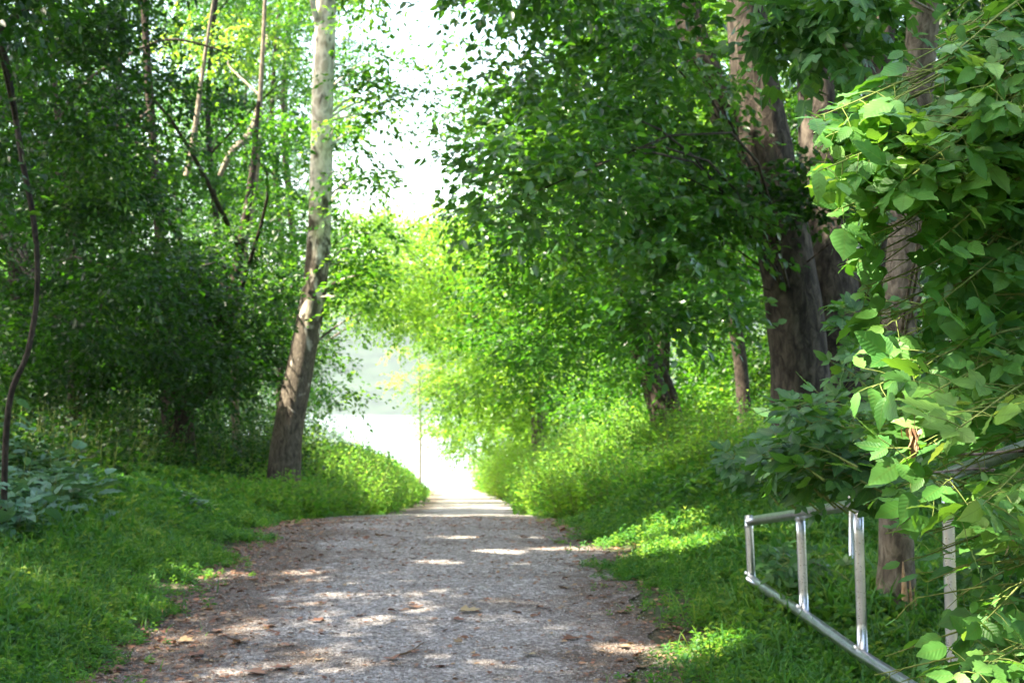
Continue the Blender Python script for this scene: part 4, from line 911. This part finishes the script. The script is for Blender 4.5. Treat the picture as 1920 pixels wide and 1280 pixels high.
for k in range(24):
    y1 = rs.uniform(500, 960); x1 = rs.uniform(1620, 1900)
    B.append(br(2070, y1 - rs.uniform(20, 120), rs.uniform(5, 6.8), x1, y1, rs.uniform(4.9, 6.6), .05, rs.uniform(.25, .65)))
bx1 = P(2180, 760, 5.2); bx1[2] = G(bx1[0], bx1[1]) - .05
fg_tree('box_elder_sapling', 'lower box elder with pale sunlit oval leaflets hanging over the top rail of the gate', bx1,
        [([bx1, P(2150, 900, 5.2), P(2110, 600, 5.3), P(2080, 400, 5.4)], [.025, .022, .018, .01])], B, M_hero, .074)
B = []
for (y0, x1, y1, d1, tb) in [(1000, 1850, 1160, 4.6, .5), (1060, 1830, 1060, 5, .4), (980, 1740, 1090, 5.6, .5), (1100, 1720, 1120, 5.8, .4), (1180, 1800, 1260, 4.8, .5), (1200, 1860, 1240, 4.4, .6), (1150, 1660, 1230, 6.2, .4), (1220, 1640, 1265, 6.0, .5), (960, 1660, 1000, 6.0, .4), (1000, 1900, 1000, 4.5, .6)]:
    B.append(br(2070, y0, 5.4, x1, y1, d1, .04, tb))
for k in range(20):
    y1 = rs.uniform(960, 1330); x1 = rs.uniform(1700, 1930)
    B.append(br(2070, y1 - rs.uniform(0, 80), rs.uniform(5.3, 6.8), x1, y1, rs.uniform(5, 6.6), .04, rs.uniform(.1, .5)))
bx2 = P(2200, 1000, 6.2); bx2[2] = G(bx2[0], bx2[1]) - .05
fg_tree('creeper_bush', 'leafy creeper bush tangled around the near gate uprights in the lower right corner', bx2,
        [([bx2, P(2180, 1150, 6.2), P(2120, 1000, 6.0), P(2080, 900, 5.8)], [.02, .018, .014, .008])], B, M_hero, .068, cat='bush')
# creeper and young maples behind, climbing over the gate top rail
def climber(name, label, xs_, ys_, d0, d1, n, mat, size, tint, leaflets=3, cat='creeper', base_px=1600, off=(60, 220)):
    B = []
    for k in range(n):
        x1 = rs.uniform(*xs_); y1 = rs.uniform(*ys_); d = rs.uniform(d0, d1)
        B.append(br(x1 + rs.uniform(*off), y1 + rs.uniform(-20, 90), d + rs.uniform(-.3, .3), x1, y1, d, .08, rs.uniform(*tint)))
    b0 = gpx(base_px, (d0 + d1) / 2, -.05)
    q0 = B[0][0]; st = [([b0, np.array([b0[0] + .05, b0[1], q0[2] - .15]), (np.array([b0[0], b0[1], q0[2]]) + q0) / 2, q0], [.012, .011, .007, .004])] 
    return fg_tree(name, label, b0, st, B, mat, size, .075, leaflets, mask=False, cat=cat)
climber('creeper_bush', 'creeper with blue-green leaves sprawling left over the top rail of the gate', (1450, 1640), (825, 895), 8.2, 9.6, 34, M_hero_dark, .085, (.2, .7), base_px=2000)
climber('creeper_bush', 'small dark leaved shrub tip reaching furthest left towards the path above the gate end', (1370, 1450), (850, 890), 9.5, 10.5, 12, M_hero_dark, .075, (.1, .5), base_px=1990)
climber('young_maple', 'young maple with jagged leaves growing in front of the big dark trunks', (1480, 1600), (745, 840), 8.0, 9.4, 12, M_hero_dark, .08, (.3, .8), 3, 'sapling', 2010)
climber('climbing_vine', 'climbing vine with small round leaves winding up before the dark trunks', (1560, 1630), (570, 730), 8.5, 9.5, 9, M_hero_dark, .065, (.2, .9), 3, 'vine', 2020)
climber('shade_bush', 'shaded bush of broad leaves filling the space behind the upper leaves at the right edge', (1810, 2020), (150, 1250), 10.2, 12.5, 70, M_hero_dark, .1, (.0, .5), 3, 'bush', 1950)
climber('gate_bush', 'low leafy bush growing under the open gate between its uprights', (1430, 1580), (1030, 1130), 13.3, 14.6, 26, M_hero_dark, .075, (.1, .5), 3, 'bush', 1560, (15, 60))

# ------------------------------------------------------------------ haze: even pale air round the whole scene
hv = [(x, y, z) for z in (EZ - 17, 190) for y in (-40, 2620) for x in (-2650, 2650)]
hf = [(0, 2, 3, 1), (4, 5, 7, 6), (0, 1, 5, 4), (2, 6, 7, 3), (0, 4, 6, 2), (1, 3, 7, 5)]
hme = bpy.data.meshes.new('haze'); hme.from_pydata(hv, [], hf); hme.update()
ho = bpy.data.objects.new('haze', hme); C.objects.link(ho); ho['kind'] = 'stuff'; ho['label'] = 'pale summer haze over river and far hills'; ho['category'] = 'haze'
m_z = bpy.data.materials.new('haze'); m_z.use_nodes = True; tz = m_z.node_tree; tz.nodes.clear()
oz = tz.nodes.new('ShaderNodeOutputMaterial'); pv = tz.nodes.new('ShaderNodeVolumePrincipled'); pv.inputs['Density'].default_value = .00006; pv.inputs['Color'].default_value = (.78, .88, 1, 1)
tz.links.new(pv.outputs[0], oz.inputs['Volume']); hme.materials.append(m_z)

# dead brown seed bunches hanging among the near leaves
for (px, py, nn_) in [(1712, 812, 16), (1905, 1000, 7)]:
    LV = Leaves(); c = P(px, py, 4.75); rt = thing('seed_cluster', 'dry tan winged seed bunch hanging among the leaves above the gate rail' if nn_ == 16 else 'small dry seed bunch at the right edge beside bright leaves', 'seed bunch', c)
    pos = c + rs.normal(size=(nn_, 3)) * np.array([.012, .012, .022]); xd = np.stack([rs.normal(size=nn_) * .3, rs.normal(size=nn_) * .3, -np.ones(nn_)], 1)
    LV.add(LEAF6, pos, frames(xd, unit(nn_)), np.full(nn_, .034) * (.8 + .5 * rs.rand(nn_)), .55 + .45 * rs.rand(nn_)); LV.build('seeds', M_dry, rt)
    TB = Tubes(); TB.add([c + np.array([0, 0, .09]), c + np.array([.004, 0, .03]), c - np.array([0, 0, .03])], [.0012, .001, .0008], 4); TB.build('stalk', M_twig, rt)
